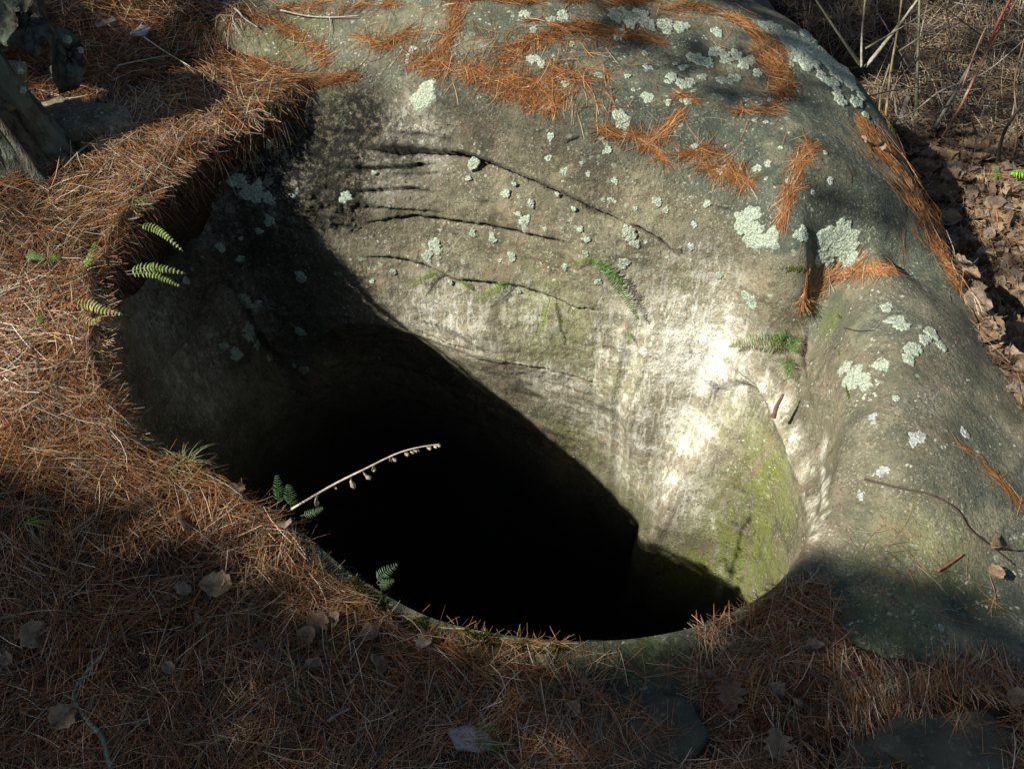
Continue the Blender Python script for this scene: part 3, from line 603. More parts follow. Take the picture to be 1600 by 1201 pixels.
# ------------------------------------------------------------------ small geometry helpers
def crom(P, n):
    P = np.array(P, float)
    if len(P) == 2: return P[0] + (P[1] - P[0]) * np.linspace(0, 1, n)[:, None]
    Q_ = np.concatenate([[2*P[0]-P[1]], P, [2*P[-1]-P[-2]]]); t = np.linspace(0, len(P) - 1 - 1e-6, n); i = t.astype(int); f = (t - i)[:, None]
    a, b, c, d = Q_[i], Q_[i+1], Q_[i+2], Q_[i+3]
    return .5*((2*b) + (-a+c)*f + (2*a-5*b+4*c-d)*f*f + (-a+3*b-3*c+d)*f**3)
def tube(P, r, sides=6, rough=0.0, seed=0):
    P = np.asarray(P, float); n = len(P); r = np.broadcast_to(r, n).astype(float); T = np.gradient(P, axis=0); T /= np.linalg.norm(T, axis=1)[:, None] + 1e-9
    ref = np.array([0, 0, 1.0]) if abs(T[:, 2]).mean() < .8 else np.array([1.0, 0, 0])
    A = np.cross(T, ref); A /= np.linalg.norm(A, axis=1)[:, None]; B = np.cross(T, A)
    th = np.arange(sides) * 2 * np.pi / sides; rr = r[:, None] * (1 + rough * np.random.default_rng(seed).normal(0, 1, (n, sides)))
    V_ = P[:, None] + rr[..., None] * (np.cos(th)[None, :, None] * A[:, None] + np.sin(th)[None, :, None] * B[:, None])
    i = (np.arange(n - 1)[:, None] * sides + np.arange(sides)[None]).ravel(); j = (np.arange(n - 1)[:, None] * sides + (np.arange(sides) + 1)[None] % sides).ravel()
    V_ = V_.reshape(-1, 3); Qd = np.stack([i, j, j + sides, i + sides], 1)
    c0 = len(V_); V_ = np.concatenate([V_, P[:1], P[-1:]]); k = np.arange(sides); k2 = (k + 1) % sides
    caps = np.concatenate([np.stack([k2, k, np.full(sides, c0), np.full(sides, c0)], 1)[:, :3], np.stack([k + (n-1)*sides, k2 + (n-1)*sides, np.full(sides, c0 + 1)], 1)])
    return V_, Qd, caps
def tube_obj(name, P, r, mat, col=None, parent=None, sides=6, rough=0.0, seed=0, **pr):
    V_, Qd, caps = tube(P, r, sides, rough, seed); cols = None
    if col is not None:
        c = np.tile(np.array(col, float), (len(V_), 1)) * (1 + np.random.default_rng(seed + 5).normal(0, .12, (len(V_), 1))); cols = {'tint': np.clip(c, 0, 1)}
    return link(name, mesh_np(name, V_, [Qd, caps], cols), mat, parent, **pr)
def thing(name, loc=(0, 0, 0), **pr):
    o = bpy.data.objects.new(name, None); COL.objects.link(o); o.location = loc; o.empty_display_size = .05
    for k, v in pr.items(): o[k] = v
    return o
def loc_of(t): return np.array(t.location)
def top(u, v):
    """first visible surface, rock or ground litter"""
    P = march(np.array([float(u)]), np.array([float(v)]))[0]
    return np.array(hit(u, v)[0]) if np.isnan(P[0]) else P

# ------------------------------------------------------------------ lichen patches on the rock
def lichen(u, v, rpx, mat=None, el=1.0, ang=0.0, seed=0):
    p, n = hit(u, v); D = (p - Vector((0, 0, CZ))).length; r = rpx * D / F; g = np.random.default_rng(seed + int(u) * 7 + int(v))
    d = Vector((math.cos(ang), math.sin(ang), 0)); a = (d - n * d.dot(n)).normalized(); b = n.cross(a)
    K = 34; rg = 6; ph = g.uniform(0, 6.28, 6); th = np.arange(K) * 2 * np.pi / K
    out = 1 + .16*np.sin(2*th+ph[0]) + .12*np.sin(3*th+ph[1]) + .10*np.sin(5*th+ph[2]) + .09*np.sin(9*th+ph[3]) + g.normal(0, .07, K)
    vv = [p + n * .006]
    for k in range(1, rg + 1):
        f = (k / rg) ** .8
        for i in range(K):
            q = p + (a * (math.cos(th[i]) * el) + b * math.sin(th[i])) * (r * out[i] * f * (1 if k == rg else 1 + g.normal(0, .03)))
            w = BR.find_nearest(q); nn = w[1] if w[1].dot(n) > 0 else -w[1]
            hgt = ((min(.0060, .003 + r * .07) if mat is None else .0026) + g.normal(0, min(.0013, r * .035))) if k < rg else .0005
            vv.append(w[0] + nn * hgt)
    V_ = np.array([tuple(x) for x in vv]); i = np.arange(K); i2 = (i + 1) % K
    tri = np.stack([np.zeros(K, int), 1 + i, 1 + i2], 1); qd = [np.stack([1+(k-1)*K+i, 1+k*K+i, 1+k*K+i2, 1+(k-1)*K+i2], 1) for k in range(1, rg)]
    return link('lichen_patch', mesh_np('lichen_patch', V_, [tri] + qd), mat or M_LICH, rock)
LP = [(1190,45,16),(1228,62,24),(1262,58,18),(1290,88,20),(1262,95,22),(1318,110,18),(1325,125,16),(1338,160,12),(1312,155,13),(1300,130,14),(1358,195,9),(1285,120,12),(1240,84,14),(1205,62,14),(1120,82,12),(1150,86,10),(1098,120,8),(1000,22,12),(1120,50,9),(1400,500,13),(1455,520,12),(1420,560,10),(1470,540,9),(1385,480,10),(1168,340,18),(1178,368,22),(1206,372,15),(1160,356,12),(1303,378,30),(1322,392,22),(1292,396,20),(1318,360,16),(1255,366,11),(1245,366,6),(972,187,15),(664,147,20),(652,158,12),
      (1213,55,26),(1243,68,28),(1275,82,26),(1300,100,20),(1225,78,18),(1252,90,18),(1310,118,18),(1330,135,12),(1345,150,9),(1308,142,9),(1352,180,7),
      (965,22,16),(985,30,16),(1010,36,14),(1040,40,14),(1065,42,12),(1088,92,13),(1105,98,11),(1135,92,11),(1132,126,12),(1148,122,9),(1165,98,12),(1172,92,8),(1050,120,10),(1068,132,12),(1078,128,9),(1045,128,6),(1012,152,10),(1072,158,8),
      (880,24,10),(820,22,8),(833,92,10),(846,100,7),(1320,575,13),(1332,590,18),(1350,595,14),(1378,570,11),(1430,545,12),(1445,530,10),(1410,510,11),(1420,545,9),(1350,590,8),(1400,622,6),(1105,318,6),(1124,430,6),
      (470,432,10),(388,520,16),(380,470,18),(400,475,9),(372,282,14),(395,300,18),(420,310,10),(335,285,8),(417,215,12),(345,385,8),(405,360,6),(740,255,10),(790,302,8),(820,345,10),(680,385,12),(668,400,10),(800,400,8),(975,410,10),(983,365,12),(992,380,8),(1175,470,12),(1165,460,8)]
_g = np.random.default_rng(77)
for _ in range(46):
    LP.append((float(_g.uniform(820, 1300)), float(_g.uniform(20, 330)), float(_g.uniform(3, 8))))
for _ in range(26):
    LP.append((float(_g.uniform(560, 1000)), float(_g.uniform(200, 460)), float(_g.uniform(3, 7))))
for _ in range(20):
    LP.append((float(_g.uniform(260, 540)), float(_g.uniform(260, 600)), float(_g.uniform(4, 11))))
for q in LP: lichen(*q)
for q in [(1435,682,11),(1428,690,7),(1364,650,7),(1507,676,8),(1345,775,6),(1380,735,9),(645,76,6),(640,90,8),(1012,105,7),(1114,600,9),(1085,350,5),(1297,282,6),(1270,300,4),(1365,660,4),(860,213,6),(1080,385,6)]: lichen(*q, mat=M_LICHW)

# ------------------------------------------------------------------ moss (uncountable)
def moss(name, poly, n, hgt, cols, label, keep=.55, sc=14):
    U, W = sample(poly, n); P = march(U, W); bad = np.isnan(P[:, 0])
    for i in np.where(bad)[0][:4000]:
        h = hit(U[i], W[i]); P[i] = tuple(h[0])
    k = fbm(P, sc, 3, 61) > (keep - .75); P = P[k]; m = len(P)
    a = rng.uniform(0, 6.28, m); h = rng.uniform(.5, 1, m) * hgt; w = h * .45; V_ = np.zeros((m, 4, 3))
    for j in range(3): V_[:, j] = P + np.stack([np.cos(a + j*2.09) * w, np.sin(a + j*2.09) * w, -np.full(m, .002)], 1)
    V_[:, 3] = P + np.stack([rng.normal(0, .3, m) * h, rng.normal(0, .3, m) * h, h], 1)
    b = np.arange(m) * 4; T = np.concatenate([np.stack([b, b+1, b+3], 1), np.stack([b+1, b+2, b+3], 1), np.stack([b+2, b, b+3], 1)])
    c = np.repeat(pick(np.array(cols), m, .3), 4, 0)
    link(name, mesh_np(name, V_.reshape(-1, 3), T, {'tint': c}, False), M_PLANT, kind='stuff', label=label, category='moss')
G1 = [(.03,.05,.012),(.05,.075,.015),(.07,.09,.02)]; G2 = [(.06,.11,.015),(.10,.15,.03),(.05,.08,.02)]
moss('moss', [(565,915),(640,955),(720,985),(820,1002),(960,1004),(960,1014),(850,1022),(740,1010),(640,985),(570,945)], 9000, .009, G1, 'dark green moss along the shaded front rim of the pit', .75)
moss('moss', [(425,785),(500,850),(565,905),(570,925),(490,865),(420,805)], 2500, .010, G1, 'dark moss and crumbs along the lower left edge of the pit', .85)
moss('moss', [(40,175),(75,160),(130,180),(150,215),(120,240),(50,225)], 4500, .011, G2, 'bright green moss below the rotten stump', .62)
moss('moss', [(60,110),(130,60),(150,140),(90,175),(20,190)], 2500, .012, G1, 'dark moss at the foot of the rotten stump', .7)
moss('moss', [(120,190),(210,195),(205,220),(130,225)], 1800, .009, [(.12,.10,.03),(.08,.09,.02)], 'yellowish moss on the front of the small mossy stone', .7)
moss('moss', [(235,70),(290,45),(335,50),(340,72),(290,95),(240,100)], 3000, .010, G2, 'green moss where the litter meets the shaded upper left ground', .72)
moss('moss', [(1385,190),(1410,195),(1420,215),(1395,215)], 900, .014, G2, 'small moss cushion at the right foot of the boulder', .6)
moss('moss', [(330,195),(420,175),(445,190),(360,215)], 1500, .01, G1, 'dark moss hanging under the upper left soil edge', .8)
moss('moss', [(1130,760),(1250,740),(1262,840),(1180,920),(1120,900)], 5000, .004, [(.10,.13,.02),(.16,.19,.05),(.07,.10,.015)], 'short bright moss film on the sunlit lower right wall', .98, 24)

# ------------------------------------------------------------------ ferns
def frond_mesh(P, Nn, width, cols, n=26, curl=.25):
    P = crom(P, n); Nn = crom(Nn, n); Nn /= np.linalg.norm(Nn, axis=1)[:, None]; T = np.gradient(P, axis=0); L = np.linalg.norm(T, axis=1).sum(); T /= np.linalg.norm(T, axis=1)[:, None]
    B = np.cross(T, Nn); B /= np.linalg.norm(B, axis=1)[:, None] + 1e-9; N2 = np.cross(B, T)
    sp_ = .21 if n < 20 else .27
    V_, Qd, caps = tube(P, np.linspace(.0011, .0005, n), 4); vs = [V_]; fs = [Qd]; cc = [np.tile([.10, .09, .03], (len(V_), 1))]; o = len(V_)
    for i in range(2, n - 1):
        f = i / (n - 1); w = .85 * width * min(1, .45 + f * 2.2) * (1 - f**2.2) + .003; lw = L / n * sp_
        for sgn in (-1, 1):
            g = rng.normal(0, .12); d = B[i] * sgn + T[i] * (.35 + g) + N2[i] * rng.normal(-.05, .15); d /= np.linalg.norm(d); e = np.cross(d, N2[i]); e /= np.linalg.norm(e)
            q = [P[i] - e * lw * .7, P[i] + e * lw * .7]; q += [P[i] + d*w*.45 + e*lw + N2[i]*w*.06, P[i] + d*w*.45 - e*lw + N2[i]*w*.06]; q += [P[i] + d*w*.85 + e*lw*.55 - N2[i]*w*curl*.4, P[i] + d*w*.85 - e*lw*.55 - N2[i]*w*curl*.4, P[i] + d*w - N2[i]*w*curl*.6]
            vs.append(np.array(q)); fs.append(np.array([[0,1,2,3],[3,2,4,5],[5,4,6,6]])[:2] + o); caps = np.concatenate([caps, np.array([[o+5, o+4, o+6]])])
            c = np.array(cols[rng.integers(0, len(cols))]) * rng.uniform(.8, 1.2); cc.append(np.tile(c, (7, 1))); o += 7
    return mesh_np('frond', np.concatenate(vs), [np.concatenate(fs), caps], {'tint': np.clip(np.concatenate(cc), 0, 1)}, False)
FG = [(.10,.24,.03),(.14,.30,.04),(.08,.18,.03)]; FY = [(.18,.27,.04),(.25,.32,.07),(.13,.20,.04)]; FB = [(.30,.20,.08),(.22,.13,.05),(.3,.3,.1)]; FD = [(.06,.13,.05),(.05,.10,.04)]
def fern(label, fronds, group=None):
    b = np.array(top(*fronds[0][0][0]) if fronds[0][3] != 'w' else tuple(hit(*fronds[0][0][0])[0]))
    t = thing('fern', label=label, category='fern')
    if group: t['group'] = group
    for px, lifts, wpx, kind, cols in fronds:
        P, Ns = [], []
        for (u, v), l in zip(px, lifts):
            if kind == 'f':                                   # free hanging in front of the dark: distance given
                P.append(PD(u, v, l)); Ns.append((0, -.6, .8))
            else:
                h, n = hit(u, v); h = np.array(h); n = np.array(n)
                if kind == 'g': h = top(u, v); n = np.array([0, 0, 1.0])
                P.append(h + n * l); Ns.append(n + np.array([0, -.25, .1]))
        w = wpx * np.linalg.norm(np.array(P[1]) - np.array([0, 0, CZ])) / F
        me = frond_mesh(P, Ns, w, cols, n=(15 if kind == 'f' else 26) if len(px) < 4 else (18 if kind == 'f' else 34)); link('frond', me, M_PLANT, t)
    return t
FW = [(.06,.17,.02),(.09,.22,.03),(.05,.13,.02)]
fern('bright green fern rooted in the sunlit wall crack with its tip over a sharp shadow', [([(935,400),(962,425),(985,455),(1003,492)], (.01,.035,.04,.035), 15, 'w', FW), ([(930,405),(915,402),(898,410)], (.01,.025,.03), 6, 'w', FY), ([(928,402),(938,406),(948,415)], (.01,.03,.03), 11, 'w', FG)])
fern('small yellow-green fern in the middle of the long wall crack', [([(800,440),(778,448),(748,458)], (.008,.035,.05), 12, 'w', FY), ([(740,452),(725,438),(706,428)], (.006,.015,.03), 5, 'w', FY)])
fern('tiny pale fern at the left end of the long wall crack', [([(688,424),(665,428),(644,440)], (.006,.03,.05), 7, 'w', FY)])
fern('thin hanging fern below the right end of the long wall crack', [([(862,462),(862,480),(850,505)], (.01,.05,.07), 6, 'w', FY)])
fern('fern tuft with four fronds in the crease of the right wall', [([(1232,525),(1215,520),(1185,517)], (.012,.035,.05), 14, 'w', FW), ([(1235,540),(1205,540),(1178,532),(1150,535)], (.01,.03,.04,.05), 13, 'w', [(.10,.15,.03),(.14,.16,.05)]), ([(1234,520),(1240,540),(1243,562)], (.01,.035,.04), 17, 'w', FW), ([(1230,558),(1238,580),(1252,603)], (.01,.035,.04), 16, 'w', FW)])
fern('fern leaning out of the shaded left wall above the other one', [([(215,350),(240,356),(260,369),(286,392)], (2.74,2.68,2.66,2.64), 7, 'f', FY)])
fern('fern with two fronds catching the sun on the shaded left wall', [([(196,424),(228,418),(255,419),(290,427)], (2.62,2.6,2.6,2.6), 10, 'f', FY), ([(198,428),(232,427),(258,436),(282,447)], (2.62,2.6,2.6,2.6), 6, 'f', FY)])
fern('fern with two browned fronds reaching over the left rim', [([(106,478),(135,474),(160,484),(192,491)], (2.60,2.55,2.53,2.5), 10, 'f', [(.2,.28,.05),(.3,.32,.1),(.3,.2,.08)]), ([(112,488),(130,497),(146,502),(158,495)], (2.58,2.54,2.52,2.5), 8, 'f', FB)])
fern('low green fern lying in the needles at the far left', [([(44,410),(60,416),(78,424)], (.02,.035,.04), 9, 'g', FG), ([(80,410),(90,418),(100,412)], (.02,.03,.03), 9, 'g', FG)])
fern('short yellowish fern frond poking out of the left bank', [([(132,432),(148,424),(167,426)], (.02,.04,.05), 9, 'g', FY)])
fern('upright green fern frond in the litter below the browned fern', [([(60,498),(68,510),(74,526)], (.01,.03,.04), 9, 'g', FG)])
fern('dark fern pair standing on the lower left rim beside the dry stalk', [([(437,785),(435,765),(432,740)], (2.30,2.28,2.27), 12, 'f', FD), ([(455,792),(453,775),(450,755)], (2.30,2.28,2.27), 14, 'f', FD)])
fern('dim fern on the front rim of the pit', [([(588,910),(600,895),(622,880)], (2.18,2.17,2.17), 13, 'f', FD), ([(590,912),(602,912),(616,905)], (2.18,2.17,2.17), 10, 'f', FD)])
fern('vivid green fern frond cut by the right edge of the photo', [([(1570,286),(1590,296),(1630,312)], (.05,.07,.08), 13, 'g', [(.22,.5,.05),(.28,.55,.08)]), ])
fern('small green seedling fern left of the vivid frond', [([(1560,292),(1550,284),(1542,280)], (.02,.05,.06), 8, 'g', FG), ([(1558,290),(1552,292),(1545,290)], (.02,.04,.04), 8, 'g', FG)])
fern('tiny fern sprig in the dark below the front left rim', [([(470,805),(490,800),(505,792)], (2.3,2.29,2.29), 7, 'f', FD)])
fern('small fern bud on the bright sunlit wall', [([(981,518),(983,522),(984,527)], (.005,.02,.03), 5, 'w', FG)])

# ------------------------------------------------------------------ dry stalk leaning over the pit
t = thing('dry_stalk', label='pale dried flower stalk with shrivelled pods leaning out over the dark pit', category='dry plant')
SP = crom([PD(455,795,2.315),PD(520,757,2.33),PD(570,732,2.34),PD(620,708,2.36),PD(655,698,2.37),PD(688,693,2.38)], 40)
tube_obj('stem', SP, np.linspace(.0030, .0014, 40), M_WOOD, (.62,.50,.36), t, 5)
def at_u(u): return SP[np.argmin(abs(SP[:, 0] / 2.35 * F + 800 - u))]
for u, dx, dy, r in [(498,-6,22,3),(527,3,7,1.6),(548,3,20,3.4),(567,10,14,3),(584,-2,11,3),(610,6,8,2.4),(613,-2,9,2),(630,4,7,3),(641,4,7,1.8),(646,5,5,1.8),(654,0,7,1.6),(667,5,5,2.4),(678,2,4,2.4),(683,3,3,2)]:
    b = at_u(u); k = 2.35 / F; e = b + np.array([dx * k, -dy * .1 * k, -dy * 1.25 * k]); m = (b + e) / 2 + np.array([-.003, 0, .0])
    tube_obj('seed_pod', crom([b, m, e, e + np.array([.003, 0, -.001])], 8), np.array([.5, .6, .7, 1.3, 1.7, 1.6, .9, .3]) * r * k * .75, M_WOOD, (.52,.44,.30), t, 5, .2, u)

# ------------------------------------------------------------------ grass tuft, green needle bundles, bark chips
def blades(name, base, n, L, w, cols, spread, lift, label, cat, kind=None, down=0.3, az=None):
    vs, fs, cc = [], [], []; o = 0
    for i in range(n):
        a = rng.uniform(0, 6.28) if az is None else az + rng.normal(0, spread); l = rng.uniform(*L); d = np.array([math.cos(a), math.sin(a), 0]); u = np.array([-d[1], d[0], 0])
        e = rng.uniform(.2, 1.0) * lift; P = np.array([base + d*l*s*(1-.1*s) + np.array([0, 0, e*l*s*(1.6 - 1.5*s)]) - np.array([0, 0, down*l*s*s*.4]) for s in np.linspace(0, 1, 6)]); P += rng.normal(0, .008, 3) * np.array([1, 1, 0])
        ww = w * np.array([.7, 1, 1, .8, .5, .1])
        vs.append(np.concatenate([P + u*ww[:, None], P - u*ww[:, None]])); k = np.arange(5); fs.append(np.stack([k, k+1, k+7, k+6], 1) + o); o += 12
        cc.append(np.tile(np.array(cols[rng.integers(0, len(cols))]) * rng.uniform(.7, 1.2), (12, 1)))
    pr = dict(label=label, category=cat)
    if kind: pr['kind'] = kind
    return link(name, mesh_np(name, np.concatenate(vs), np.concatenate(fs), {'tint': np.clip(np.concatenate(cc), 0, 1)}, False), M_PLANT, **pr)
blades('grass_tuft', top(290,728) + np.array([0, 0, .005]), 45, (.05, .10), .0007, [(.24,.24,.12),(.15,.18,.06),(.34,.31,.18)], 1, .5, 'thin pale grass tuft on the left rim of the pit', 'grass')
blades('grass_tuft', top(345,735), 16, (.05, .09), .001, [(.34,.34,.16),(.24,.26,.1)], .7, .9, 'few grass blades hanging into the pit right of the bigger tuft', 'grass', az=-.2)
def bundle(u, v, ends, cols, label, w=.0022):
    t = thing('pine_sprig', label=label, category='pine needles'); b = top(u, v) + np.array([0, 0, .014])
    for (x, y) in ends:
        e = top(x, y) + np.array([0, 0, rng.uniform(.012, .022)]); m = (b + e) / 2 + np.array([0, 0, .008])
        tube_obj('needle', crom([b, m, e], 7), w * np.array([.7, 1, 1, 1, .9, .7, .3]), M_PLANT, cols[rng.integers(0, len(cols))], t, 4, seed=int(x + y))
bundle(42, 826, [(85,815),(90,822),(88,830),(82,836),(72,818)], [(.22,.34,.08),(.30,.42,.10)], 'fresh yellow-green pine needle bundle on the shaded litter at the left', .0016)
bundle(722, 1160, [(800,1195),(790,1178),(802,1172),(790,1144),(770,1135),(795,1188)], [(.10,.24,.05),(.16,.32,.08)], 'fresh green pine needle bundle on the grey bark chip at the bottom', .0019)
def chip(name, poly, th, mat, col, z, label, cat, seed=0, bend=0.0):
    P = np.array([top(*q) for q in poly]); c = P.mean(0); n = len(P); g = np.random.default_rng(seed); P[:, 2] = P[:, 2] * .35 + c[2] * .65
    rings_ = []
    for f, h in ((1.0, -.6), (1.03, .0), (.99, .6), (.93, .92), (.6, 1.0), (.25, 1.02)):
        K = 5; q = []
        for i in range(n):
            for s in range(K): q.append(P[i] + (P[(i+1) % n] - P[i]) * s / K)
        q = np.array(q); q = c + (q - c) * f; q[:, 2] += h * th + z; rings_.append(q)
    K = len(rings_[0]); V_ = np.concatenate(rings_ + [c[None] + [[0, 0, th * 1.02 + z]]])
    V_ += g.normal(0, th * .035, V_.shape) + (fbm(V_, 18, 3, seed)[:, None] * np.array([1, 1, .6]) * th * .35)
    V_[:, 2] += bend * np.abs(V_[:, 0] - c[0])
    i = np.arange(K); i2 = (i + 1) % K; qd = [np.stack([k*K+i, k*K+i2, (k+1)*K+i2, (k+1)*K+i], 1) for k in range(5)]; tri = np.stack([5*K+i, 5*K+i2, np.full(K, 6*K)], 1)
    cols = {'tint': np.tile(np.array(col, float), (len(V_), 1))} if col else None
    return link(name, mesh_np(name, V_, qd + [tri], cols), mat, label=label, category=cat)
chip('bark_chip', [(698,1148),(735,1140),(768,1155),(772,1170),(752,1182),(715,1178)], .007, M_WOOD, (.30,.28,.27), .014, 'smooth grey bark chip under the green needle bundle', 'bark', 3)
chip('bark_chip', [(205,60),(222,45),(240,52),(228,66)], .006, M_WOOD, (.30,.30,.31), .01, 'pale grey flake lying in the shaded upper left litter', 'bark', 4)
chip('bark_chip', [(150,45),(180,35),(186,40),(156,52)], .006, M_WOOD, (.22,.19,.15), .01, 'brown bark flake beside the stump', 'bark', 5)
STN = [([(1340,1160),(1400,1112),(1492,1080),(1552,1112),(1592,1150),(1580,1215),(1440,1220),(1390,1195)], .03, 'large flat dark stone in the bottom right corner'),
       ([(1262,1168),(1320,1150),(1372,1162),(1392,1200),(1360,1235),(1268,1230)], .025, 'flat mossy stone cut by the bottom edge left of the large flat stone'),
       ([(880,1085),(1000,1080),(1078,1100),(1110,1150),(1075,1200),(960,1215),(890,1165)], .03, 'dark flat stone half covered by needles below the front rim'),
       ([(850,1040),(960,1030),(1060,1045),(1070,1075),(960,1082),(870,1078)], .02, 'thin flat rock slab just below the front rim of the pit')]
for i, (pl, th, lb) in enumerate(STN[:3]): chip('flat_stone', pl, th * .75, M_DARK if 'M_DARK' in globals() else M_STONE, None, -.012, lb, 'stone', 20 + i)
chip('mossy_stone', [(40,182),(95,165),(165,172),(206,186),(212,208),(180,222),(100,225),(50,215)], .045, M_STONE, None, -.01, 'small grey mossy stone under the stump among bleached needles', 'stone', 31)

# ------------------------------------------------------------------ sticks and twigs
def twig(label, px, r, col, lift=.010, branches=(), name='twig', cat='twig', D=None, seed=1):
    def pts(px, lf):
        return [PD(u, v, d) for (u, v), d in zip(px, lf)] if D is not None and not isinstance(lf, float) else [top(u, v) + np.array([0, 0, lf]) for u, v in px]
    if not branches:
        P = crom(pts(px, D if D is not None else lift), 8 * len(px)); return tube_obj(name, P, np.linspace(r, r * .5, len(P)), M_WOOD, col, None, 6, .08, seed, label=label, category=cat)
    t = thing(name, label=label, category=cat); P = crom(pts(px, D if D is not None else lift), 8 * len(px)); tube_obj('stem', P, np.linspace(r, r * .6, len(P)), M_WOOD, col, t, 6, .08, seed)
    for b in branches:
        bp = b[0] if D is not None else b; q = [PD(u, v, d) for (u, v), d in zip(b[0], b[1])] if D is not None else [top(u, v) + np.array([0, 0, lift]) for u, v in bp]
        Q2 = crom(q, 8 * len(q)); tube_obj('side_twig', Q2, np.linspace(r * .65, r * .3, len(Q2)), M_WOOD, col, t, 5, .08, seed + 1)
    return t
twig('forked lichen-green stick on the litter at the bottom left', [(180,1215),(165,1160),(140,1130),(122,1098),(135,1065),(163,1030)], .0055, (.20,.25,.18), .016, [[(140,1122),(148,1105),(155,1090)], [(122,1100),(105,1092)]], 'stick', 'stick')
twig('dark thin twig lying across the right lobe of the rock', [(1350,750),(1400,763),(1450,775),(1490,800),(1515,830),(1550,862),(1580,887)], .0030, (.07,.05,.04), .005)
twig('grey twig lying across needles at the top of the rock', [(440,24),(480,30),(520,33),(562,32)], .003, (.42,.38,.32), .012, [[(516,34),(518,50),(516,66)]])
twig('tangled lichen-covered twig on the upper left shoulder of the rock', [(350,10),(372,24),(385,40),(405,52)], .0042, (.30,.32,.26), .014, [[(372,24),(366,40),(378,60)], [(360,16),(380,12)]])
twig('long pale twig rising out of the sunlit needles', [(228,68),(262,92),(300,116)], .0028, (.55,.48,.38), .02)
twig('pale twig pointing at the moss above the bank', [(185,112),(225,104),(268,96)], .0026, (.5,.44,.34), .02)
twig('greenish twig across the litter below the mossy stone', [(165,224),(132,244),(104,272)], .0038, (.28,.27,.18), .022, [[(125,250),(128,262),(134,275)]])
twig('short whitish stick in the shaded litter at the bottom', [(515,1135),(530,1122),(550,1114)], .0045, (.45,.40,.34), .016)
twig('thin dark twig with a pale end below the centre litter', [(570,1105),(580,1130),(590,1155)], .0032, (.12,.10,.08), .014)
twig('short dark twig with a pale break in the litter near the front rim', [(556,960),(560,990),(566,1012)], .003, (.14,.12,.09), .014)
twig('short dark twig on the upper right lobe', [(1318,518),(1340,522),(1365,518)], .0022, (.06,.05,.04), .004)
twig('pale twig sticking out of the needles on the right pit rim', [(1105,945),(1118,965),(1122,990)], .0018, (.25,.22,.17), .02)
twig('curved reddish twig in the shaded litter', [(385,1112),(420,1098),(450,1094)], .0024, (.38,.14,.07), .016)
twig('curled dark roll of bark wedged in the crease of the right wall', [(1208,652),(1214,634),(1224,615)], .0075, (.15,.075,.06), .008, D=(2.80,2.79,2.78), name='bark_curl', cat='bark')
twig('dead orange pine sprig with a pale tip on the lower right lobe', [(1462,897),(1482,884),(1502,870)], .0035, (.42,.17,.07), .007)
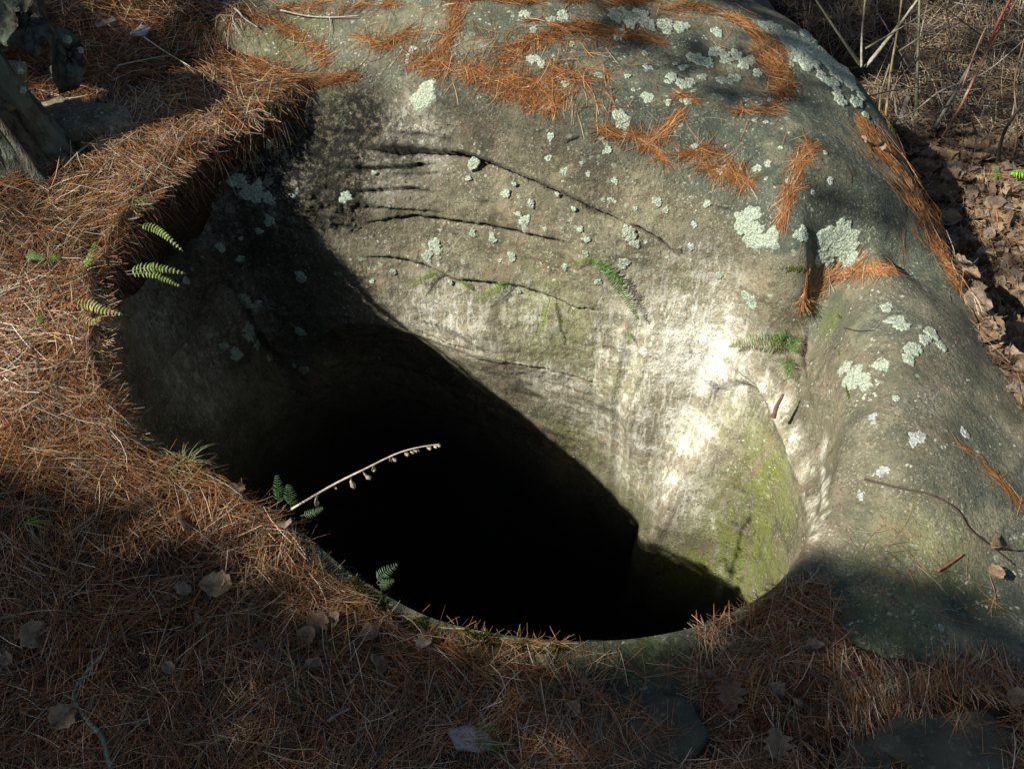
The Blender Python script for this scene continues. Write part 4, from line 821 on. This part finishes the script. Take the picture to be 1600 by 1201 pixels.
# standing stems of the undergrowth, upper right
ST = [('straight grey-green sapling stem standing behind the boulder', [(1430,238),(1433,120),(1438,-30)], (4.12,3.95,3.75), .0085, (.26,.25,.17)),
      ('pale forked stem leaning right behind the boulder crest', [(1352,105),(1400,45),(1450,-22)], (4.0,3.9,3.75), .0085, (.42,.40,.31)),
      ('greenish stem leaning left, crossing the pale forked stem at its foot', [(1346,104),(1312,55),(1268,-10)], (4.0,3.85,3.7), .0075, (.28,.27,.18)),
      ('thin whitish stem rising from the foot of the pale forked stem', [(1346,105),(1347,50),(1354,-20)], (3.98,3.9,3.8), .0055, (.5,.46,.38)),
      ('olive stem slanting from the foliage edge to the top', [(1382,200),(1392,110),(1402,50),(1412,-20)], (4.05,3.95,3.9,3.8), .006, (.30,.24,.13)),
      ('olive stem close to the boulder edge leaning left', [(1374,195),(1376,150),(1390,100)], (4.05,4.0,3.95), .005, (.27,.22,.12)),
      ('dark twig crossing in front of the straight sapling', [(1352,76),(1400,48),(1462,10)], (3.8,3.75,3.75), .0045, (.2,.18,.13)),
      ('second dark twig crossing lower across the straight sapling', [(1404,80),(1432,62),(1460,42)], (3.8,3.78,3.75), .004, (.18,.15,.11)),
      ('long thin whitish twig arching low from the boulder foot to the right', [(1383,193),(1425,176),(1470,142),(1540,112),(1605,58)], (3.9,3.85,3.8,3.8,3.8), .004, (.42,.38,.32)),
      ('thin black twig nearly level below the arching whitish one', [(1355,150),(1420,137),(1495,136),(1545,118)], (3.8,3.75,3.75,3.75), .003, (.08,.07,.06)),
      ('red-barked stem coming in from the top right corner', [(1466,225),(1500,168),(1530,105),(1560,50),(1600,-20)], (4.0,3.75,3.65,3.55,3.4), .0065, (.40,.22,.15)),
      ('second red-barked stem beside the first in the top right corner', [(1545,70),(1562,30),(1592,-25)], (3.6,3.5,3.4), .006, (.48,.14,.10)),
      ('slim reddish stem left of the red pair', [(1500,145),(1528,70),(1554,16)], (3.8,3.7,3.6), .004, (.40,.26,.2)),
      ('dark bramble stem at the right edge', [(1556,262),(1570,205),(1612,140)], (3.8,3.6,3.4), .008, (.09,.07,.05)),
      ('purplish bramble cane curving down into the leaves', [(1528,215),(1520,180),(1550,125)], (3.9,3.8,3.7), .004, (.16,.08,.08)),
      ('dark cane rising steeply in the middle of the undergrowth', [(1465,190),(1500,130),(1540,50)], (4.0,3.85,3.7), .0042, (.12,.06,.04)),
      ('grey cane lying against the bank', [(1460,200),(1500,130),(1520,95)], (3.95,3.8,3.75), .010, (.20,.21,.17)),
      ('short purplish-grey stump between the stems', [(1402,212),(1408,185),(1420,150)], (4.12,4.08,4.05), .022, (.16,.14,.15)),
      ('thin upright stalk in the dark gap', [(1404,190),(1400,165),(1396,140)], (4.0,3.95,3.9), .003, (.36,.33,.22)),
      ('slender grey stem far left behind the boulder crest', [(1330,60),(1325,20),(1322,-20)], (4.2,4.1,4.0), .004, (.25,.23,.2)),
      ('grey leaning twig above the lichen-covered shoulder', [(1165,22),(1150,8),(1130,-12)], (3.9,3.85,3.8), .005, (.33,.30,.26)),
      ('brown cane right of the arching whitish twig', [(1580,262),(1590,200),(1585,130),(1600,60)], (3.8,3.7,3.65,3.6), .004, (.30,.20,.12))]
for i, (lb, px, D, r, c) in enumerate(ST): twig(lb, px, r, c, D=D, name='woody_stem', cat='stem', seed=40 + i)
# dry grass and roots on the bank behind
BANK = [(1160,-40),(1660,-40),(1660,265),(1420,238),(1370,190),(1300,95)]
def bankset(n, L, pal, lift, tilt, az, sp, w=(.0016, .003)):
    U, W = sample(BANK, n); P = march(U, W); k = ~np.isnan(P[:, 0]) & (P[:, 1] > 3.2); P = P[k]; P = P[(fbm(P, 3.0, 3, 88) > -.12)]; m = len(P)
    return needles(P, az + fbm(P, 2.5, 2, 90) * 1.6 + rng.normal(0, sp, m), rng.uniform(*L, m), rng.uniform(*w, m), pick(np.array(pal), m, .35), lift * rng.random(m), rng.normal(.0, tilt, m), rng.normal(0, .6, m))
STR = [(.20,.155,.095),(.14,.10,.06),(.30,.245,.16),(.09,.065,.04),(.17,.11,.055)]
litter('dry_grass', [bankset(2600, (.10, .32), STR, .06, .5, 1.57, .8), bankset(3000, (.06, .18), STR + [(.12,.08,.05)], .03, .3, 0, 1.6), bankset(150, (.3, .7), [(.07,.05,.035),(.12,.10,.075),(.05,.035,.03),(.20,.17,.13)], .30, .9, 1.3, .7, (.003, .006))], M_NEEDLE, label='tangled dry grass and roots on the earth bank behind the boulder', category='dry grass')

# ------------------------------------------------------------------ dead leaves
def leaf_mesh(k):
    g = np.random.default_rng(100 + k); n = 9; s = np.linspace(0, 1, n); w = np.sin(np.pi * s**.8)**.75 * (.36 + .10 * g.random()); w[0] = .02; w[-1] = .01
    lob = 1 + (.28 if k % 3 == 0 else .10) * np.where(np.arange(n) % 2, 1, -1); w = w * lob
    cur = g.uniform(-1.1, 1.1); fold = g.uniform(.15, .9); rows_ = []
    for side in (-1, -.5, 0, .5, 1):
        y = side * w * (1 + g.normal(0, .06, n)); z = fold * np.abs(y)**1.3 * 1.2 + cur * (s - .5)**2 * .6 + .05 * np.sin(s * 9 + side * 3 + k) + g.normal(0, .014, n); rows_.append(np.stack([s - .5, y, z], 1))
    V_ = np.concatenate(rows_); q = []
    for a in range(4):
        i = np.arange(n - 1) + a * n; q.append(np.stack([i, i + 1, i + n + 1, i + n], 1))
    stem = np.array([[-.5, -.008, .02], [-.5, .008, .02], [-.72, .004, .08], [-.72, -.004, .08]]); q.append(np.array([[45, 46, 47, 48]])); V_ = np.concatenate([V_, stem])
    base = [(.29,.20,.13),(.25,.165,.10),(.34,.26,.18),(.19,.12,.075),(.36,.26,.16),(.28,.22,.17)][k % 6]; c = np.tile(np.array(base), (len(V_), 1)) * (1 + g.normal(0, .08, (len(V_), 1))); c[18:27] *= .75
    return mesh_np('dead_leaf', V_, np.concatenate(q), {'tint': np.clip(c, 0, 1)})
LM = [leaf_mesh(k) for k in range(12)]
def leaf(u, v, size, label, group=None, k=None, z=.012, tilt=.35, rot=None, P=None):
    P = top(u, v) if P is None else P; me = LM[rng.integers(0, 12) if k is None else k]; o = link('dead_leaf', me, M_LEAF, label=label, category='leaf')
    if group: o['group'] = group
    o.location = (P[0], P[1], P[2] + z); o.rotation_euler = (rng.normal(0, tilt), rng.normal(0, tilt), rng.uniform(0, 6.28) if rot is None else rot); o.scale = (size, size, size * rng.uniform(.7, 1.3)); return o
FLOOR = [(1398,235),(1450,215),(1640,225),(1680,700),(1625,640),(1560,565),(1490,440),(1440,335)]
U, W = sample(FLOOR, 420); P = march(U, W); P = P[~np.isnan(P[:, 0])]; P = P[P[:, 2] < .04]; cnt = 0
for p in P[:300]:
    leaf(0, 0, rng.uniform(.045, .088), 'dry brown leaf in the leaf litter right of the boulder', 'brown leaves carpeting the ground right of the boulder', z=rng.uniform(.012, .035), tilt=.45, P=p)
U, W = sample([(1360,200),(1700,190),(1700,760),(1600,640),(1500,470),(1440,340)], 1500); P = march(U, W); P = P[~np.isnan(P[:, 0])]; P = P[P[:, 2] < .04]
LV = [np.empty(len(m.vertices) * 3, np.float32) for m in LM]; LC, LF = [], []
for m, a in zip(LM, LV):
    m.vertices.foreach_get('co', a); c = np.empty(len(m.vertices) * 4, np.float32); m.color_attributes['tint'].data.foreach_get('color', c); LC.append(c.reshape(-1, 4)[:, :3])
    f = np.empty(len(m.loops), np.int32); m.loops.foreach_get('vertex_index', f); LF.append(f.reshape(-1, 4))
prt = []
for p in P:
    k = rng.integers(0, 12); v = LV[k].reshape(-1, 3) * rng.uniform(.05, .09); a, b, c = rng.uniform(0, 6.28), *rng.normal(0, .35, 2); ca, sa = math.cos(a), math.sin(a)
    v = v @ np.array([[1, 0, -math.sin(b)], [0, 1, 0], [math.sin(b), 0, 1]]) ; v = v @ np.array([[ca, sa, 0], [-sa, ca, 0], [0, 0, 1]]); prt.append((v + p + [0, 0, rng.uniform(0, .015)], LF[k], LC[k] * rng.uniform(.5, 1.0)))
litter('leaf_litter', prt, M_LEAF, label='dark layer of older leaves under the brown leaves right of the boulder', category='leaves')
litter('needle_litter', [litset([(1390,220),(1640,220),(1680,700),(1600,640),(1490,450),(1440,335)], 900, lift=.04, grey=.2)], M_NEEDLE, label='stray pine needles among the brown leaves right of the boulder', category='pine needles')
for u, v, s, lb in [(1138,1096,.075,'large pale tan leaf on the needle pile right of the front rim'),(340,925,.075,'broad light brown leaf in the middle of the left litter'),(292,832,.06,'tan leaf among dark needles left of the front left rim'),
    (462,818,.045,'pale leaf standing on edge at the front left rim beside the dry stalk'),(446,826,.05,'brown leaf leaning against the pale upright leaf at the rim'),(578,1000,.05,'grey-tan leaf beside the short dark twig near the front rim'),
    (590,1050,.055,'dark tan leaf below the grey-tan one'),(665,1012,.05,'crumpled whitish leaf fragment near the front rim'),(496,985,.06,'upper leaf of the tan cluster in the centre litter'),(522,978,.045,'small leaf right of the tan cluster'),
    (484,1003,.05,'lower ragged leaf of the tan cluster'),(490,1045,.04,'small torn leaf below the tan cluster'),(415,1018,.05,'yellow-brown leaf piece left of the tan cluster'),(60,1005,.075,'ragged grey-brown leaf at the lower left'),
    (106,1128,.06,'half buried leaf beside the forked stick'),(290,930,.045,'torn brown leaf left of the broad light one'),(318,975,.04,'narrow yellowish leaf below the broad light one'),(375,775,.05,'leaf tucked under needles near the grass tuft'),
    (238,322,.035,'single orange-brown leaf hanging at the upper left soil edge'),(165,240,.05,'tan leaf in the sunlit litter below the mossy stone'),(270,1055,.035,'small brown leaf in the dark litter at the bottom'),(1155,1028,.06,'upright brown leaf in the needle pile'),
    (1205,1090,.05,'dim leaf in the needle mat right of the large pale leaf'),(1235,1100,.05,'dim leaf at the right end of the needle mat'),(1275,1065,.055,'curled brown leaf above the needle gutter'),(1270,1018,.045,'small tan leaf in the needles at the front right lip'),
    (1210,1170,.065,'curled reddish-brown leaf at the bottom edge'),(1555,866,.05,'orange-brown leaf at the end of the thin dark twig'),(1548,905,.045,'orange needle-like leaf below the end of the dark twig'),(1098,1065,.04,'small pale leaf left edge of the needle mat'),
    (20,1040,.04,'small leaf at the left edge of the litter'),(1345,228,.03,'tiny green-grey leaf on the right needle drift'),(1372,238,.04,'grey leaf lodged in the needle drift on the right edge'),(1585,1100,.05,'brown leaf near the right bottom corner'),(895,1115,.04,'orange leaf scrap at the foot of the litter'),
    (185,210,.04,'curled leaf on the sunlit bleached needles'),(160,240,.05,'flat leaf beside the greenish twig')]:
    leaf(u, v, s * .95, lb, z=.020, tilt=.38)

# ------------------------------------------------------------------ rotten stump, upper left
t = thing('rotten_stump', label='rotten lichen-crusted tree stump at the upper left corner', category='tree stump')
sb = np.array(PW(22, 205, .38)); nz, ns = 60, 90; zz = np.linspace(-.12, .50, nz); ta = np.arange(ns) * 2 * np.pi / ns
A_, Z2 = np.meshgrid(ta, zz); rad = .10 + .045 * np.exp(-(Z2 + .1) / .10); Pn = np.stack([np.cos(A_).ravel() * 2.2, np.sin(A_).ravel() * 2.2, Z2.ravel() * 1.2], 1)
rad = rad * (1 + .38 * fbm(Pn, 1.6, 4, 71, .6).reshape(A_.shape) + .10 * np.abs(fbm(Pn * [3, 3, .8], 2.5, 3, 72)).reshape(A_.shape))
SV = np.stack([sb[0] + rad * np.cos(A_) - .30 * Z2, sb[1] + rad * np.sin(A_), sb[2] + Z2 + .06 * np.sin(A_ * 3) * (Z2 > .5)], 2).reshape(-1, 3)
i = (np.arange(nz - 1)[:, None] * ns + np.arange(ns)).ravel(); j = (np.arange(nz - 1)[:, None] * ns + (np.arange(ns) + 1) % ns).ravel()
tp = np.stack([(nz-1)*ns + np.arange(ns), (nz-1)*ns + (np.arange(ns)+1) % ns, np.full(ns, len(SV))], 1); SV = np.concatenate([SV, [[sb[0], sb[1], sb[2] + .45]]])
link('trunk', mesh_np('trunk', SV, [np.stack([i, j, j + ns, i + ns], 1), tp]), M_BARK, t)
def slab(px, D0, r, name='bark_slab', mat=None):
    C = np.array([PD(u, v, D0 + .04 * math.sin(k)) for k, (u, v) in enumerate(px)]); c = C.mean(0); nrm = np.cross(C[1] - C[0], C[2] - C[0]); nrm /= np.linalg.norm(nrm); nrm *= -np.sign(nrm[1]) * -1
    K = 4; ed = np.array([C[i] + (C[(i+1) % len(C)] - C[i]) * s / K for i in range(len(C)) for s in range(K)]); n = len(ed); R = [c + (ed - c) * f + nrm * h * r for f, h in ((.2, 0), (.6, .05), (.92, .05), (1.0, .35), (.97, 1.0), (.4, 1.0))]
    V_ = np.concatenate(R + [c[None]]); V_ += fbm(V_, 22, 3, 91)[:, None] * .012 * (-nrm) + np.random.default_rng(5).normal(0, .0018, V_.shape); a = np.arange(n); b = (a + 1) % n
    return link(name, mesh_np(name, V_, [np.stack([k*n+a, k*n+b, (k+1)*n+b, (k+1)*n+a], 1) for k in range(5)] + [np.stack([a, b, np.full(n, 6*n)], 1)]), mat or M_BARK, t)
slab([(-30,-40),(58,-40),(70,20),(84,48),(74,66),(50,86),(22,70),(-10,62)], 2.85, .05)
slab([(86,36),(112,44),(134,70),(132,120),(100,132),(88,90)], 2.97, .05)
slab([(-10,92),(40,92),(44,130),(40,168),(14,172),(-10,160)], 2.78, .05, mat=M_STONE)
for k, (u, v, D, r) in enumerate([(106,62,2.95,.013),(126,78,2.95,.010),(30,110,2.765,.012),(36,140,2.765,.010)]):
    c = np.array(PD(u, v, D)); a = np.arange(16) * np.pi / 8; g = np.random.default_rng(k); e1 = np.array([1, 0, 0]); e2 = np.array([0, .6, .8]); nn = np.array([0, -.8, .6])
    V_ = np.concatenate([[c + nn * .006], *[[c + (e1 * math.cos(x) + e2 * math.sin(x)) * r * f * (1 + g.normal(0, .12)) + nn * (.005 - .006 * (f > .9)) for x in a] for f in (.5, 1)]]); q = np.arange(16); q2 = (q + 1) % 16
    link('lichen_patch', mesh_np('lichen_patch', V_, [np.stack([np.zeros(16, int), 1 + q, 1 + q2], 1), np.stack([1 + q, 17 + q, 17 + q2, 1 + q2], 1)]), M_LICH, t)

# ------------------------------------------------------------------ unseen pines, foliage placed to cast the shade (beside and behind the camera)
def shade(P0, tlo, thi, per=20, L=.13, w=.006):
    m = len(P0); C = P0 + SD * rng.uniform(tlo, thi, m)[:, None] ; k = per; d = rng.normal(0, 1, (m, k, 3)); d /= np.linalg.norm(d, axis=2)[..., None]
    s = np.cross(d, rng.normal(0, 1, (m, k, 3))); s /= np.linalg.norm(s, axis=2)[..., None]; a = C[:, None] + s * w; b = C[:, None] - s * w; e = C[:, None] + d * L
    V_ = np.stack([a, b, e], 2).reshape(-1, 3); T = np.arange(len(V_)).reshape(-1, 3); return C, V_, T
def plan(poly, n):
    U, W = sample(poly, n); return np.stack([U, W, np.zeros(len(U))], 1)
LIT = [(-1.6,1.55),(-.6,1.4),(0,1.1),(.8,1.25),(1.5,1.1),(1.5,2.0),(1.1,2.7),(.6,3.4),(-.1,3.9),(-.6,3.4),(-1.0,2.6),(-1.7,2.9)]
def pine(label, foot, height, lean, polys, tlo, thi):
    t = thing('shade_pine', (0, 0, 0), label=label, category='tree'); f = np.array(foot); topp = f + np.array([lean[0], lean[1], height])
    tube_obj('trunk', crom([f - [0, 0, .4], f + (topp - f) * .5 + [.05, .03, 0], topp], 24), np.linspace(.17, .05, 24), M_BARK, None, t, 14, .05, 3)
    Vs, Ts, o = [], [], 0
    for poly, n in polys:
        P0 = plan(poly, n); P0 = P0[(fbm(P0, 1.6, 2, 123) > -.45) | (P0[:, 1] < 1.5)]; C, V_, T = shade(P0, tlo, thi); Vs.append(V_); Ts.append(T + o); o += len(V_)
        for c in C[::max(1, len(C) // 14)][:14]:
            for dz in (-.5, .3, -1.2, 1.0, -2.0, 2.0):
                z = min(max(c[2] + dz, f[2] + .8), topp[2] - .2); s = (z - f[2]) / (topp[2] - f[2]); b = f + (topp - f) * s; mid = (b + c) / 2 + np.array([0, 0, -.12])
                q = crom([b, mid, c], 20); q = q - SD * (q[:, 2:3] / SD[2])
                if not inpoly(q[:, 0], q[:, 1], LIT).any(): break
            else: continue
            tube_obj('limb', crom([b, mid, c], 14), np.linspace(.03, .006, 14), M_BARK, None, t, 6, .05, 4)
    V_ = np.concatenate(Vs); link('foliage', mesh_np('foliage', V_, np.concatenate(Ts), {'tint': np.repeat(pick(np.array(G2), len(V_) // 3), 3, 0)}, False), M_PLANT, t, kind='stuff')
SH_FRONT = [(-2.8,-.6),(-2.6,1.25),(-1.5,1.38),(-.95,1.50),(-.6,1.34),(-.3,1.12),(.2,1.03),(.48,1.12),(.62,1.30),(.95,1.26),(1.2,1.00),(1.9,1.1),(2.2,-.4)]
SH_DOME = [(.8,3.2),(1.0,2.75),(1.4,2.3),(1.9,2.0),(3.2,2.6),(3.2,4.8),(1.2,4.6),(.7,3.8)]
SH_TL = [(-1.05,2.75),(-.85,2.98),(-.42,3.63),(0,4.2),(-1.2,5.0),(-2.2,4.0),(-1.8,2.9)]
SH_BANK = [(.85,3.9),(1.55,3.8),(1.8,4.9),(.8,4.9)]
pine('unseen tall pine left of the viewpoint, boughs placed to shade the foreground litter', (-4.2, -2.9, .1), 8.5, (.2, .1), [(SH_FRONT, 4300)], 4.8, 6.4)
pine('unseen pine on the far left, boughs placed to shade the stump and the boulder crest', (-5.4, 1.7, .3), 6.5, (.2, .0), [(SH_TL, 2600), (SH_DOME, 330), (SH_BANK, 240)], 4.6, 6.4)
